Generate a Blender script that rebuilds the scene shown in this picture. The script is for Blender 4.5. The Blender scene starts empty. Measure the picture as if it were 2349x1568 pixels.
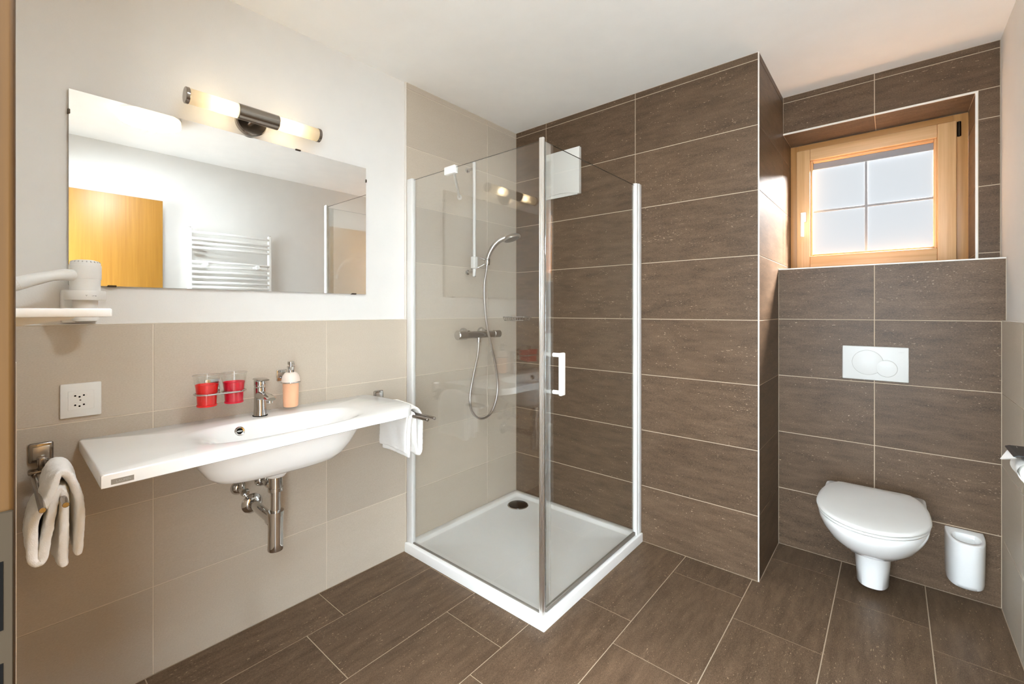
import bpy, bmesh, math, random
from mathutils import Vector, Matrix
random.seed(7)
PI = math.pi
SC = bpy.context.scene
COL = SC.collection

# ------------------------------------------------------------------ camera
cam_d = bpy.data.cameras.new('camera')
cam_d.sensor_fit = 'HORIZONTAL'; cam_d.sensor_width = 36.0
cam_d.lens = 1021.42 * 36.0 / 2349.0
cam_d.shift_y = -(784.0 - 712.873) / 2349.0
cam_d.clip_start = 0.01
cam = bpy.data.objects.new('camera', cam_d)
cam.location = (1.93422, -2.30437, 1.25141)
cam.rotation_euler = (PI / 2, 0, math.radians(40.53366))
COL.objects.link(cam)
SC.camera = cam

# ------------------------------------------------------------------ world, sun, exposure
world = bpy.data.worlds.new('overcast_sky')
SC.world = world
world.use_nodes = True
bg = world.node_tree.nodes['Background']
bg.inputs['Color'].default_value = (0.775, 0.90, 1.0, 1)
bg.inputs['Strength'].default_value = 8.9

# bright patch of sky outside the window, aimed at the frosted pane
sky_d = bpy.data.lights.new('window_daylight', 'AREA')
sky_d.shape = 'SQUARE'; sky_d.size = 0.85
sky_d.energy = 9500.0
sky_d.color = (0.95, 0.98, 1.0)
sky = bpy.data.objects.new('window_daylight', sky_d)
_d = Vector((-0.69, -1.0, -1.02)).normalized()
sky.location = Vector((1.84, 0.88, 1.86)) - _d * 1.35
sky.rotation_euler = _d.to_track_quat('-Z', 'Y').to_euler()
COL.objects.link(sky)

SC.cycles.diffuse_bounces = 7
vs = SC.view_settings
vs.view_transform = 'Standard'
vs.look = 'None'
vs.gamma = 1.0
vs.use_curve_mapping = False
vs.exposure = 1.18
CEILING_LAMP = 39.0
BULB = 13.0

# ------------------------------------------------------------------ room measures (metres)
TH = 0.302                    # tile course
H = 2.449                     # ceiling
YS = -0.896                   # edge of the shower tiling on the left wall
XP = 1.465                    # face of the shower wall's return
YD = 0.459                    # face of the low wall behind the toilet
YW = 0.591                    # face of the window wall
YF = 0.84                     # window frame
XR = 2.283                    # tiled face of the right wall
XRP = 2.296                   # plastered face of the right wall
YFR = -2.29                   # front wall with the doorway
ZL = 1.477                    # top of the low wall
T = 0.0018                    # tile face proud of the grout

# ------------------------------------------------------------------ materials
def lin(c):
    return tuple(((v / 255.0) / 12.92 if v <= 10.31 else (((v / 255.0) + 0.055) / 1.055) ** 2.4) for v in c)

def new_mat(name):
    m = bpy.data.materials.new(name)
    m.use_nodes = True
    nt = m.node_tree
    return m, nt, nt.nodes['Principled BSDF']

def plain(name, rgb, rough=0.5, metal=0.0, coat=0.0, bump=None, ior=None, spec=None):
    m, nt, b = new_mat(name)
    b.inputs['Base Color'].default_value = (*lin(rgb), 1)
    b.inputs['Roughness'].default_value = rough
    b.inputs['Metallic'].default_value = metal
    b.inputs['Coat Weight'].default_value = coat
    b.inputs['Coat Roughness'].default_value = 0.05
    if ior: b.inputs['IOR'].default_value = ior
    if spec is not None: b.inputs['Specular IOR Level'].default_value = spec
    # a trace of tone variation keeps every surface procedural rather than flat
    tc = nt.nodes.new('ShaderNodeTexCoord')
    n = nt.nodes.new('ShaderNodeTexNoise'); n.inputs['Scale'].default_value = 8.9
    nt.links.new(tc.outputs['Object'], n.inputs['Vector'])
    mr = nt.nodes.new('ShaderNodeMapRange')
    mr.inputs['To Min'].default_value = 0.97; mr.inputs['To Max'].default_value = 1.03
    nt.links.new(n.outputs['Fac'], mr.inputs['Value'])
    hs = nt.nodes.new('ShaderNodeHueSaturation')
    hs.inputs['Color'].default_value = (*lin(rgb), 1)
    nt.links.new(mr.outputs['Result'], hs.inputs['Value'])
    nt.links.new(hs.outputs['Color'], b.inputs['Base Color'])
    if bump:
        sc, st, dist = bump
        n2 = nt.nodes.new('ShaderNodeTexNoise'); n2.inputs['Scale'].default_value = sc; n2.inputs['Detail'].default_value = 3
        nt.links.new(tc.outputs['Object'], n2.inputs['Vector'])
        bp = nt.nodes.new('ShaderNodeBump'); bp.inputs['Strength'].default_value = st; bp.inputs['Distance'].default_value = dist
        nt.links.new(n2.outputs['Fac'], bp.inputs['Height'])
        nt.links.new(bp.outputs['Normal'], b.inputs['Normal'])
    return m

def tile_mat(name, dark, mid, fleck, rough, fleck_on, coarse, grain=0.5, ior=1.5):
    """stone-look porcelain: long soft streaks along the tile, fine grain, small pale flecks"""
    m, nt, b = new_mat(name)
    N, L = nt.nodes, nt.links
    tc = N.new('ShaderNodeTexCoord'); oi = N.new('ShaderNodeObjectInfo')
    mul = N.new('ShaderNodeVectorMath'); mul.operation = 'SCALE'; mul.inputs[0].default_value = (37, 91, 13)
    L.new(oi.outputs['Random'], mul.inputs['Scale'])
    add = N.new('ShaderNodeVectorMath'); add.operation = 'ADD'
    L.new(tc.outputs['Object'], add.inputs[0]); L.new(mul.outputs['Vector'], add.inputs[1])
    def noise(scale, vec, detail=4, rough_=0.6):
        mp = N.new('ShaderNodeMapping'); mp.inputs['Scale'].default_value = vec
        L.new(add.outputs['Vector'], mp.inputs['Vector'])
        n = N.new('ShaderNodeTexNoise'); n.inputs['Scale'].default_value = scale
        n.inputs['Detail'].default_value = detail; n.inputs['Roughness'].default_value = rough_
        L.new(mp.outputs['Vector'], n.inputs['Vector'])
        return n
    streak = noise(coarse, (1, 4.5, 1), 6, 0.65)
    fine = noise(420, (0.45, 1, 1), 2, 0.5)
    r1 = N.new('ShaderNodeValToRGB')
    r1.color_ramp.elements[0].position = 0.32; r1.color_ramp.elements[0].color = (*lin(dark), 1)
    r1.color_ramp.elements[1].position = 0.70; r1.color_ramp.elements[1].color = (*lin(mid), 1)
    mixf = N.new('ShaderNodeMix'); mixf.data_type = 'FLOAT'; mixf.inputs['Factor'].default_value = grain
    L.new(streak.outputs['Fac'], mixf.inputs[2]); L.new(fine.outputs['Fac'], mixf.inputs[3])
    L.new(mixf.outputs[0], r1.inputs['Fac'])
    col = r1.outputs['Color']
    if fleck_on:
        fl = noise(150, (0.5, 1.5, 1), 2, 0.6)
        patch = noise(5, (1, 2.5, 1), 2, 0.5)
        mm = N.new('ShaderNodeMath'); mm.operation = 'MULTIPLY_ADD'; mm.inputs[1].default_value = 0.22; 
        L.new(patch.outputs['Fac'], mm.inputs[0]); L.new(fl.outputs['Fac'], mm.inputs[2])
        mr = N.new('ShaderNodeMapRange'); mr.inputs['From Min'].default_value = fleck_on; mr.inputs['From Max'].default_value = fleck_on + 0.05
        L.new(mm.outputs[0], mr.inputs['Value'])
        mx = N.new('ShaderNodeMix'); mx.data_type = 'RGBA'
        L.new(mr.outputs['Result'], mx.inputs['Factor'])
        L.new(col, mx.inputs[6]); mx.inputs[7].default_value = (*lin(fleck), 1)
        col = mx.outputs[2]
    hs = N.new('ShaderNodeHueSaturation')
    mv = N.new('ShaderNodeMapRange'); mv.inputs['To Min'].default_value = 0.93; mv.inputs['To Max'].default_value = 1.07
    L.new(oi.outputs['Random'], mv.inputs['Value']); L.new(mv.outputs['Result'], hs.inputs['Value'])
    L.new(col, hs.inputs['Color'])
    L.new(hs.outputs['Color'], b.inputs['Base Color'])
    b.inputs['Roughness'].default_value = rough
    b.inputs['IOR'].default_value = ior
    b.inputs['Specular IOR Level'].default_value = 0.16
    bp = N.new('ShaderNodeBump'); bp.inputs['Strength'].default_value = 0.12; bp.inputs['Distance'].default_value = 0.0006
    L.new(streak.outputs['Fac'], bp.inputs['Height']); L.new(bp.outputs['Normal'], b.inputs['Normal'])
    return m

def wood_mat(name, c1, c2, axis, rough=0.45, scale=1.0):
    m, nt, b = new_mat(name)
    N, L = nt.nodes, nt.links
    tc = N.new('ShaderNodeTexCoord'); mp = N.new('ShaderNodeMapping')
    s = [55 * scale] * 3; s['xyz'.index(axis)] = 1.6 * scale
    mp.inputs['Scale'].default_value = s
    L.new(tc.outputs['Object'], mp.inputs['Vector'])
    n = N.new('ShaderNodeTexNoise'); n.inputs['Scale'].default_value = 1.0; n.inputs['Detail'].default_value = 5; n.inputs['Roughness'].default_value = 0.6
    L.new(mp.outputs['Vector'], n.inputs['Vector'])
    r = N.new('ShaderNodeValToRGB')
    r.color_ramp.elements[0].position = 0.3; r.color_ramp.elements[0].color = (*lin(c1), 1)
    r.color_ramp.elements[1].position = 0.7; r.color_ramp.elements[1].color = (*lin(c2), 1)
    L.new(n.outputs['Fac'], r.inputs['Fac']); L.new(r.outputs['Color'], b.inputs['Base Color'])
    b.inputs['Roughness'].default_value = rough
    return m

def glass_mat(name, tint, f0=0.05, rough=0.0, milk=0.0):
    """thin sheet glass: clear transmission with an angle-dependent mirror reflection"""
    m, nt, b = new_mat(name)
    N, L = nt.nodes, nt.links
    N.remove(b)
    out = N['Material Output']
    lw = N.new('ShaderNodeLayerWeight')
    p = N.new('ShaderNodeMath'); p.operation = 'POWER'; p.inputs[1].default_value = 8.9
    L.new(lw.outputs['Facing'], p.inputs[0])
    lw.inputs['Blend'].default_value = 0.5
    ma = N.new('ShaderNodeMath'); ma.operation = 'MULTIPLY_ADD'; ma.inputs[1].default_value = 1 - f0; ma.inputs[2].default_value = f0
    L.new(p.outputs[0], ma.inputs[0])
    tr = N.new('ShaderNodeBsdfTransparent'); tr.inputs['Color'].default_value = (*tint, 1)
    gl = N.new('ShaderNodeBsdfGlossy'); gl.inputs['Roughness'].default_value = rough
    gl.inputs['Color'].default_value = (1, 1, 1, 1)
    mx = N.new('ShaderNodeMixShader')
    L.new(ma.outputs[0], mx.inputs['Fac'])
    src = tr.outputs[0]
    if milk:
        df = N.new('ShaderNodeBsdfDiffuse'); df.inputs['Color'].default_value = (0.85, 0.85, 0.83, 1)
        m2 = N.new('ShaderNodeMixShader'); m2.inputs['Fac'].default_value = milk
        L.new(tr.outputs[0], m2.inputs[1]); L.new(df.outputs[0], m2.inputs[2]); src = m2.outputs[0]
    L.new(src, mx.inputs[1]); L.new(gl.outputs[0], mx.inputs[2])
    L.new(mx.outputs[0], out.inputs['Surface'])
    return m

def emit_mat(name, rgb, strength):
    m, nt, b = new_mat(name)
    b.inputs['Base Color'].default_value = (0.8, 0.8, 0.8, 1)
    b.inputs['Emission Color'].default_value = (*rgb, 1)
    b.inputs['Emission Strength'].default_value = strength
    b.inputs['Roughness'].default_value = 0.4
    return m

def opal_mat(name):
    m, nt, b = new_mat(name)
    N, L = nt.nodes, nt.links; N.remove(b); out = N['Material Output']
    tl = N.new('ShaderNodeBsdfTranslucent'); tl.inputs['Color'].default_value = (0.95, 0.80, 0.55, 1)
    df = N.new('ShaderNodeBsdfDiffuse'); df.inputs['Color'].default_value = (0.90, 0.84, 0.72, 1)
    tr = N.new('ShaderNodeBsdfTransparent'); tr.inputs['Color'].default_value = (1.0, 0.93, 0.80, 1)
    a = N.new('ShaderNodeMixShader'); a.inputs['Fac'].default_value = 0.35
    L.new(tl.outputs[0], a.inputs[1]); L.new(df.outputs[0], a.inputs[2])
    c = N.new('ShaderNodeMixShader'); c.inputs['Fac'].default_value = 0.25
    L.new(a.outputs[0], c.inputs[1]); L.new(tr.outputs[0], c.inputs[2])
    L.new(c.outputs[0], out.inputs['Surface'])
    return m

def frost_mat(name):
    m, nt, b = new_mat(name)
    N, L = nt.nodes, nt.links; N.remove(b); out = N['Material Output']
    df = N.new('ShaderNodeBsdfDiffuse'); df.inputs['Color'].default_value = (0.06, 0.062, 0.065, 1)
    tr = N.new('ShaderNodeBsdfTransparent'); tr.inputs['Color'].default_value = (0.98, 0.90, 0.85, 1)
    c = N.new('ShaderNodeMixShader'); c.inputs['Fac'].default_value = 0.045
    L.new(df.outputs[0], c.inputs[1]); L.new(tr.outputs[0], c.inputs[2])
    L.new(c.outputs[0], out.inputs['Surface'])
    return m

M = {}
M['plaster'] = plain('white_plaster', (226, 223, 218), 0.8, bump=(260, 0.12, 0.002))
M['ceiling'] = plain('white_ceiling_paint', (248, 246, 242), 0.85, bump=(200, 0.08, 0.002))
M['dark_tile'] = tile_mat('brown_stone_tile', (70, 55, 42), (118, 96, 76), (172, 148, 122), 0.38, 0.80, 7)
M['floor_tile'] = tile_mat('brown_stone_floor_tile', (74, 58, 44), (126, 103, 82), (180, 156, 128), 0.38, 0.80, 7)
M['beige_tile'] = tile_mat('beige_stone_tile', (187, 174, 157), (197, 185, 169), (210, 200, 186), 0.38, 0, 5, 0.75)
M['added_hall_floor'] = plain('added_hall_floor', (150, 147, 142), 0.8)
M['grout_dark'] = plain('pale_grout', (192, 172, 148), 0.9)
M['grout_beige'] = plain('cream_grout', (222, 210, 192), 0.9)
M['trim_white'] = plain('white_edge_trim', (228, 222, 213), 0.35)
M['ceramic'] = plain('white_glazed_ceramic', (248, 247, 244), 0.12, coat=0.3)
M['acrylic'] = plain('white_tray_acrylic', (244, 242, 238), 0.25)
M['white_plastic'] = plain('white_plastic', (232, 230, 225), 0.38)
M['white_paint'] = plain('white_enamel', (238, 236, 232), 0.3)
M['alu_white'] = plain('white_lacquered_aluminium', (224, 222, 218), 0.28)
M['chrome'] = plain('polished_chrome', (205, 203, 200), 0.07, metal=1.0)
M['chrome_dark'] = plain('smoked_chrome', (150, 142, 134), 0.2, metal=1.0)
M['steel'] = plain('brushed_steel', (190, 184, 176), 0.32, metal=1.0)
M['alu_polished'] = plain('polished_aluminium', (244, 243, 240), 0.34, metal=1.0)
M['dark_metal'] = plain('dark_drain_metal', (72, 70, 67), 0.25, metal=1.0)
M['plate_white'] = plain('flush_plate_white', (206, 204, 199), 0.4)
M['grey_rubber'] = plain('grey_seal', (120, 112, 102), 0.4)
M['black'] = plain('black_void', (14, 13, 12), 1.0, spec=0.0)
M['dark_gloss'] = plain('black_gloss', (14, 13, 14), 0.4)
M['mirror'] = plain('silvered_mirror', (246, 246, 244), 0.0, metal=1.0)
M['mirror_edge'] = plain('mirror_edge', (112, 110, 104), 0.3)
M['glass'] = glass_mat('clear_shower_glass', (0.985, 0.99, 0.985), 0.085)
M['glass_edge'] = plain('glass_edge', (74, 72, 62), 0.15)
M['seal'] = glass_mat('clear_seal', (0.86, 0.85, 0.82), 0.10, 0.08, 0.10)
M['tumbler'] = glass_mat('tumbler_glass', (0.98, 0.985, 0.98), 0.025)
M['pane'] = glass_mat('window_glass', (0.98, 0.985, 0.99), 0.04)
M['clear'] = glass_mat('clear_pane_face', (0.99, 0.99, 0.99), 0.0)
M['frost'] = frost_mat('frosted_glass')
M['window_grey'] = plain('grey_glazing_bar', (136, 139, 143), 0.5)
M['pine_v'] = wood_mat('larch_upright', (206, 156, 102), (232, 188, 136), 'z')
M['pine_h'] = wood_mat('larch_rail', (208, 158, 105), (232, 188, 138), 'x')
M['frame_v'] = wood_mat('shaded_larch_upright', (176, 122, 66), (204, 150, 92), 'z')  # larch of the outer frame, its shade put into the darker colour
M['frame_h'] = wood_mat('shaded_larch_rail', (176, 122, 66), (204, 150, 92), 'x')
M['door_wood'] = wood_mat('yellow_beech_veneer', (156, 106, 34), (172, 122, 46), 'z', 0.4, 1.4)
M['jamb_wood'] = wood_mat('oak_door_frame', (54, 33, 9), (72, 47, 15), 'z', 0.4)
M['hinge_metal'] = plain('dark_hinge', (70, 60, 50), 0.3, metal=1.0)
M['bronze'] = plain('dull_bronze_plate', (46, 37, 26), 0.7, spec=0.1)
M['towel'] = plain('white_terry', (250, 248, 244), 0.95, bump=(420, 0.35, 0.003))
M['paper'] = plain('white_paper', (240, 237, 232), 0.9)
M['red'] = plain('red_insert', (226, 4, 3), 0.35)
M['crimson'] = plain('crimson_insert', (212, 3, 44), 0.35)
M['peach'] = plain('peach_soap', (250, 190, 150), 0.3)
M['opal_cap'] = plain('frosted_bottle', (240, 222, 208), 0.35)
M['print'] = plain('grey_print', (92, 84, 76), 0.6)
M['print_pale'] = plain('pale_print', (186, 182, 176), 0.6)
M['label_grey'] = plain('grey_sticker', (152, 146, 136), 0.45)
M['lamp_glow'] = emit_mat('lit_lamp_diffuser', (0.79, 0.91, 1.0), CEILING_LAMP)
M['lamp_rim'] = emit_mat('lit_lamp_rim', (1.0, 0.80, 0.58), 0.55)
M['bulb'] = emit_mat('lit_bulb', (1.0, 0.92, 0.78), BULB)
M['opal'] = opal_mat('opal_glass')

# ------------------------------------------------------------------ mesh helpers
def finish(name, bm, mat, parent=None, loc0=None, angle=38, smooth=True, mats=None):
    bmesh.ops.remove_doubles(bm, verts=bm.verts, dist=1e-6)
    bmesh.ops.recalc_face_normals(bm, faces=bm.faces)
    if smooth:
        lim = math.radians(angle)
        for f in bm.faces: f.smooth = True
        for e in bm.edges:
            if len(e.link_faces) == 2:
                e.smooth = e.calc_face_angle(0) < lim
    me = bpy.data.meshes.new(name)
    bm.to_mesh(me); bm.free()
    for mm in (mats or [mat]): me.materials.append(M[mm])
    o = bpy.data.objects.new(name, me)
    COL.objects.link(o)
    if parent is not None:
        o.parent = parent
        base = Matrix.Identity(4); p = parent
        while p is not None:
            base = Matrix.Translation(p.location) @ base; p = p.parent
        o.matrix_parent_inverse = base.inverted()
    return o

def tag(o, label=None, cat=None, group=None, kind=None):
    if label: o['label'] = label
    if cat: o['category'] = cat
    if group: o['group'] = group
    if kind: o['kind'] = kind
    return o

def thing(name, label, cat, loc, group=None):
    o = bpy.data.objects.new(name, None)
    o.empty_display_size = 0.05
    o.location = loc
    COL.objects.link(o)
    return tag(o, label, cat, group)

def structure(name, loc=(0, 0, 0), label=None):
    o = bpy.data.objects.new(name, None); o.location = loc; o.empty_display_size = 0.05
    COL.objects.link(o); o['kind'] = 'structure'
    if label: o['label'] = label
    return o

def BM(): return bmesh.new()

def box(bm, x0, x1, y0, y1, z0, z1, bev=0.0, seg=2):
    r = bmesh.ops.create_cube(bm, size=1.0)
    vs_ = r['verts']
    for v in vs_:
        v.co = Vector((x0 + (v.co.x + .5) * (x1 - x0), y0 + (v.co.y + .5) * (y1 - y0), z0 + (v.co.z + .5) * (z1 - z0)))
    if bev:
        es = list({e for v in vs_ for e in v.link_edges})
        bmesh.ops.bevel(bm, geom=es, offset=bev, segments=seg, affect='EDGES', profile=0.5)
    return bm

def ring_loft(bm, rings, cap0=True, cap1=True, closed=False):
    n = len(rings[0]); R = [[bm.verts.new(p) for p in r] for r in rings]
    m = len(R)
    for i in range(m if closed else m - 1):
        a, b = R[i], R[(i + 1) % m]
        for j in range(n):
            k = (j + 1) % n
            bm.faces.new((a[j], a[k], b[k], b[j]))
    if not closed:
        if cap0: bm.faces.new(R[0])
        if cap1: bm.faces.new(R[-1][::-1])
    return bm

def frame_axes(d):
    d = Vector(d).normalized()
    h = Vector((0, 0, 1)) if abs(d.z) < 0.9 else Vector((1, 0, 0))
    a = d.cross(h).normalized(); b = d.cross(a).normalized()
    return a, b

def cyl(bm, p0, p1, r0, r1=None, seg=24, bev=0.0):
    r1 = r0 if r1 is None else r1
    p0, p1 = Vector(p0), Vector(p1); d = (p1 - p0); L_ = d.length; a, b = frame_axes(d); dn = d.normalized()
    def ring(c, r): return [c + a * (r * math.cos(2 * PI * i / seg)) + b * (r * math.sin(2 * PI * i / seg)) for i in range(seg)]
    if bev:
        rs = [ring(p0, r0 - bev), ring(p0 + dn * bev, r0), ring(p1 - dn * bev, r1), ring(p1, r1 - bev)]
    else:
        rs = [ring(p0, r0), ring(p1, r1)]
    return ring_loft(bm, rs)

def catmull(pts, sub=8, closed=False):
    P = [Vector(p) for p in pts]; out = []
    n = len(P)
    rng = range(n if closed else n - 1)
    for i in rng:
        p0 = P[(i - 1) % n] if closed else P[max(i - 1, 0)]
        p1, p2 = P[i % n], P[(i + 1) % n]
        p3 = P[(i + 2) % n] if closed else P[min(i + 2, n - 1)]
        for k in range(sub):
            t = k / sub
            out.append(0.5 * ((2 * p1) + (-p0 + p2) * t + (2 * p0 - 5 * p1 + 4 * p2 - p3) * t * t + (-p0 + 3 * p1 - 3 * p2 + p3) * t ** 3))
    if not closed: out.append(P[-1])
    return out

def tube(bm, pts, r, seg=12, closed=False, radii=None):
    P = [Vector(p) for p in pts]; n = len(P); rings = []
    a = None
    for i in range(n):
        if closed: d = P[(i + 1) % n] - P[(i - 1) % n]
        else: d = P[min(i + 1, n - 1)] - P[max(i - 1, 0)]
        d.normalize()
        if a is None: a, b = frame_axes(d)
        else:
            a = (a - d * a.dot(d)); a.normalize(); b = d.cross(a)
        rr = radii[i] if radii else r
        rings.append([P[i] + a * (rr * math.cos(2 * PI * k / seg)) + b * (rr * math.sin(2 * PI * k / seg)) for k in range(seg)])
    return ring_loft(bm, rings, closed=closed)

def lathe(bm, prof, c, axis='z', seg=32, cap=True):
    c = Vector(c); rings = []
    for r, h in prof:
        r = max(r, 1e-5)
        ring = []
        for i in range(seg):
            t = 2 * PI * i / seg; u, v = r * math.cos(t), r * math.sin(t)
            p = {'z': (u, v, h), 'x': (h, u, v), 'y': (u, h, v)}[axis]
            ring.append(c + Vector(p))
        rings.append(ring)
    return ring_loft(bm, rings, cap, cap)

def prism(bm, pts, axis, h0, h1, bev=0.0):
    """closed 2-D outline extruded along an axis"""
    def to3(p, h):
        return {'x': (h, p[0], p[1]), 'y': (p[0], h, p[1]), 'z': (p[0], p[1], h)}[axis]
    ring_loft(bm, [[to3(p, h0) for p in pts], [to3(p, h1) for p in pts]])
    if bev:
        es = [e for e in bm.edges if abs(e.verts[0].co['xyz'.index(axis)] - e.verts[1].co['xyz'.index(axis)]) < 1e-9]
        bmesh.ops.bevel(bm, geom=es, offset=bev, segments=2, affect='EDGES', profile=0.5)
    return bm

def add_text(name, s, size, mat, parent, origin, right, up, spacing=1.0, extrude=0.0003):
    cu = bpy.data.curves.new(name, 'FONT'); cu.body = s; cu.size = size; cu.extrude = extrude; cu.space_character = spacing
    cu.resolution_u = 2
    tmp = bpy.data.objects.new('tmp', cu); COL.objects.link(tmp)
    dg = bpy.context.evaluated_depsgraph_get()
    me = bpy.data.meshes.new_from_object(tmp.evaluated_get(dg))
    bpy.data.objects.remove(tmp); bpy.data.curves.remove(cu)
    right, up = Vector(right).normalized(), Vector(up).normalized(); nrm = right.cross(up)
    for v in me.vertices:
        v.co = Vector(origin) + right * v.co.x + up * v.co.y + nrm * v.co.z
    bm = BM(); bm.from_mesh(me); bpy.data.meshes.remove(me)
    return finish(name, bm, mat, parent, smooth=False)

# ------------------------------------------------------------------ tiles
_tile_cache = {}
def tile_mesh(w, h, mat):
    key = (round(w, 4), round(h, 4), mat)
    if key not in _tile_cache:
        e = 0.0006; hw, hh = w / 2, h / 2
        v = [(-hw, -hh, -T), (hw, -hh, -T), (hw, hh, -T), (-hw, hh, -T),
             (-hw, -hh, -e), (hw, -hh, -e), (hw, hh, -e), (-hw, hh, -e),
             (-hw + e, -hh + e, 0), (hw - e, -hh + e, 0), (hw - e, hh - e, 0), (-hw + e, hh - e, 0)]
        f = [(0, 1, 5, 4), (1, 2, 6, 5), (2, 3, 7, 6), (3, 0, 4, 7), (4, 5, 9, 8), (5, 6, 10, 9), (6, 7, 11, 10), (7, 4, 8, 11), (8, 9, 10, 11), (3, 2, 1, 0)]
        me = bpy.data.meshes.new('tile'); me.from_pydata(v, [], f); me.materials.append(M[mat]); me.update()
        _tile_cache[key] = me
    return _tile_cache[key]

def tiles(parent, origin, u, v, us, vs_, mat, gap=0.0035, skip=None):
    """grid of tiles on the plane through origin spanned by u (tile length) and v; each tile its own object"""
    origin, u, v = Vector(origin), Vector(u), Vector(v); n = u.cross(v)
    R = Matrix((u, v, n)).transposed().to_4x4()
    for i in range(len(us) - 1):
        for j in range(len(vs_) - 1):
            if skip and skip(i, j): continue
            w = us[i + 1] - us[i] - gap; h = vs_[j + 1] - vs_[j] - gap
            if w < 0.004 or h < 0.004: continue
            o = bpy.data.objects.new('tile', tile_mesh(w, h, mat))
            c = origin + u * ((us[i] + us[i + 1]) / 2) + v * ((vs_[j] + vs_[j + 1]) / 2)
            o.matrix_world = Matrix.Translation(c) @ R
            o.parent = parent; o.matrix_parent_inverse = Matrix.Translation(parent.location).inverted()
            COL.objects.link(o)

ROWS4 = [k * TH for k in range(5)]
ROWS8 = [k * TH for k in range(9)] + [H]

# ------------------------------------------------------------------ the room shell
def shell(name, parts, loc=(0, 0, 0)):
    s = structure(name, loc)
    for pn, mat, b in parts:
        bm = BM(); box(bm, *b); finish(pn, bm, mat, s, smooth=False)
    return s

floor = shell('floor', [('grout_bed', 'grout_dark', (-0.16, 2.45, -2.45, 0.60, -0.12, -T))])
xs = [0.0, 0.217, 0.522, 0.827, 1.131, 1.436, 1.740, 2.046, XR]
cuts = [[-1.964, -1.360, -0.756], [-2.118, -1.514, -0.910], [-1.675, -1.071, -0.467], [-1.836, -1.232, -0.625],
        [-1.990, -1.386, -0.780, -0.174], [-2.146, -1.542, -0.938, -0.336, 0.268], [-1.712, -1.108, -0.504, 0.100], [-1.85, -1.246, -0.642, -0.040]]
for i in range(8):
    ymax = 0.0 if i < 5 else YD
    ys_ = [YFR] + cuts[i] + [ymax]
    for j in range(len(ys_) - 1):
        x0, x1, y0, y1 = xs[i], xs[i + 1], ys_[j], ys_[j + 1]
        if x1 < 0.9 and y0 > -0.85: continue                      # wholly under the shower tray
        if i == 5 and y1 > 0 and y0 < 0:                          # the tile notched round the wall corner
            g = 0.00175; e = 0.0006
            pts = [(x0 + g, y0 + g), (x1 - g, y0 + g), (x1 - g, y1 - g), (XP + 0.002, y1 - g), (XP + 0.002, -0.003), (x0 + g, -0.003)]
            cx_, cy_ = (x0 + x1) / 2, (y0 + y1) / 2
            bm = BM()
            loc = [(p[1] - cy_, -(p[0] - cx_)) for p in pts]
            ring_loft(bm, [[(a, b, -T) for a, b in loc], [(a, b, 0) for a, b in loc]])
            bmesh.ops.recalc_face_normals(bm, faces=bm.faces)
            me = bpy.data.meshes.new('tile'); bm.to_mesh(me); bm.free(); me.materials.append(M['floor_tile'])
            o = bpy.data.objects.new('tile', me)
            o.matrix_world = Matrix.Translation((cx_, cy_, 0)) @ Matrix.Rotation(PI / 2, 4, 'Z')
            o.parent = floor; COL.objects.link(o)
            continue
        if i == 5 and y0 >= 0: x0 = XP + 0.0
        # local length runs along +y, local height along -x, normal +z
        tiles(floor, (0, 0, 0), (0, 1, 0), (-1, 0, 0), [y0, y1], [-x1, -x0], 'floor_tile')

shell('floor_hall_added', [('floor_slab', 'added_hall_floor', (-1.5, 4.5, -5.5, -2.451, -0.12, -T))])  # unseen hall floor, added to cut skylight reaching the ceiling from below
ceiling = shell('ceiling', [('plaster_slab', 'ceiling', (-0.16, 2.45, -2.45, 1.06, H, H + 0.12))])

wall_left = shell('wall_left', [('plaster', 'plaster', (-0.16, -0.010, -2.45, 0.0, 0, H)),
                                ('tile_bed', 'grout_beige', (-0.010, -T, YFR, 0.0, 0, 4 * TH)),
                                ('tile_bed', 'grout_beige', (-0.010, -T, YS, 0.0, 4 * TH, H))])
tiles(wall_left, (0, 0, 0), (0, 1, 0), (0, 0, 1), [YFR, -1.942, -1.324, YS, -0.280, 0.0], ROWS4, 'beige_tile', 0.003)
tiles(wall_left, (0, 0, 0), (0, 1, 0), (0, 0, 1), [YS + 0.004, -0.280, 0.0], ROWS8[4:], 'beige_tile', 0.003)

wall_shower = shell('wall_shower', [('masonry', 'grout_dark', (-0.16, XP - T, T, 1.0, 0, H))])
tiles(wall_shower, (0, 0, 0), (1, 0, 0), (0, 0, 1), [0.0, 0.250, 0.856, XP - 0.003], ROWS8, 'dark_tile')
tiles(wall_shower, (XP, 0, 0), (0, 1, 0), (0, 0, 1), [0.003, YD], ROWS4, 'dark_tile')
tiles(wall_shower, (XP, 0, 0), (0, 1, 0), (0, 0, 1), [0.003, YW, YF], [4 * TH, 5 * TH, 6 * TH, 7 * TH, 8 * TH, H], 'dark_tile')

wall_toilet = shell('wall_toilet', [('masonry', 'grout_dark', (XP, XRP, YD + T, 1.0, 0, ZL - T))])
tiles(wall_toilet, (0, YD, 0), (1, 0, 0), (0, 0, 1), [XP, 1.867, XR], ROWS4, 'dark_tile')
tiles(wall_toilet, (0, YD, 0), (1, 0, 0), (0, 0, 1), [XP, 1.867, XRP], [4 * TH, ZL - 0.004], 'dark_tile')
tiles(wall_toilet, (0, 0, ZL), (1, 0, 0), (0, 1, 0), [XP, 1.867, XRP], [YD + 0.006, YF], 'dark_tile')

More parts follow.
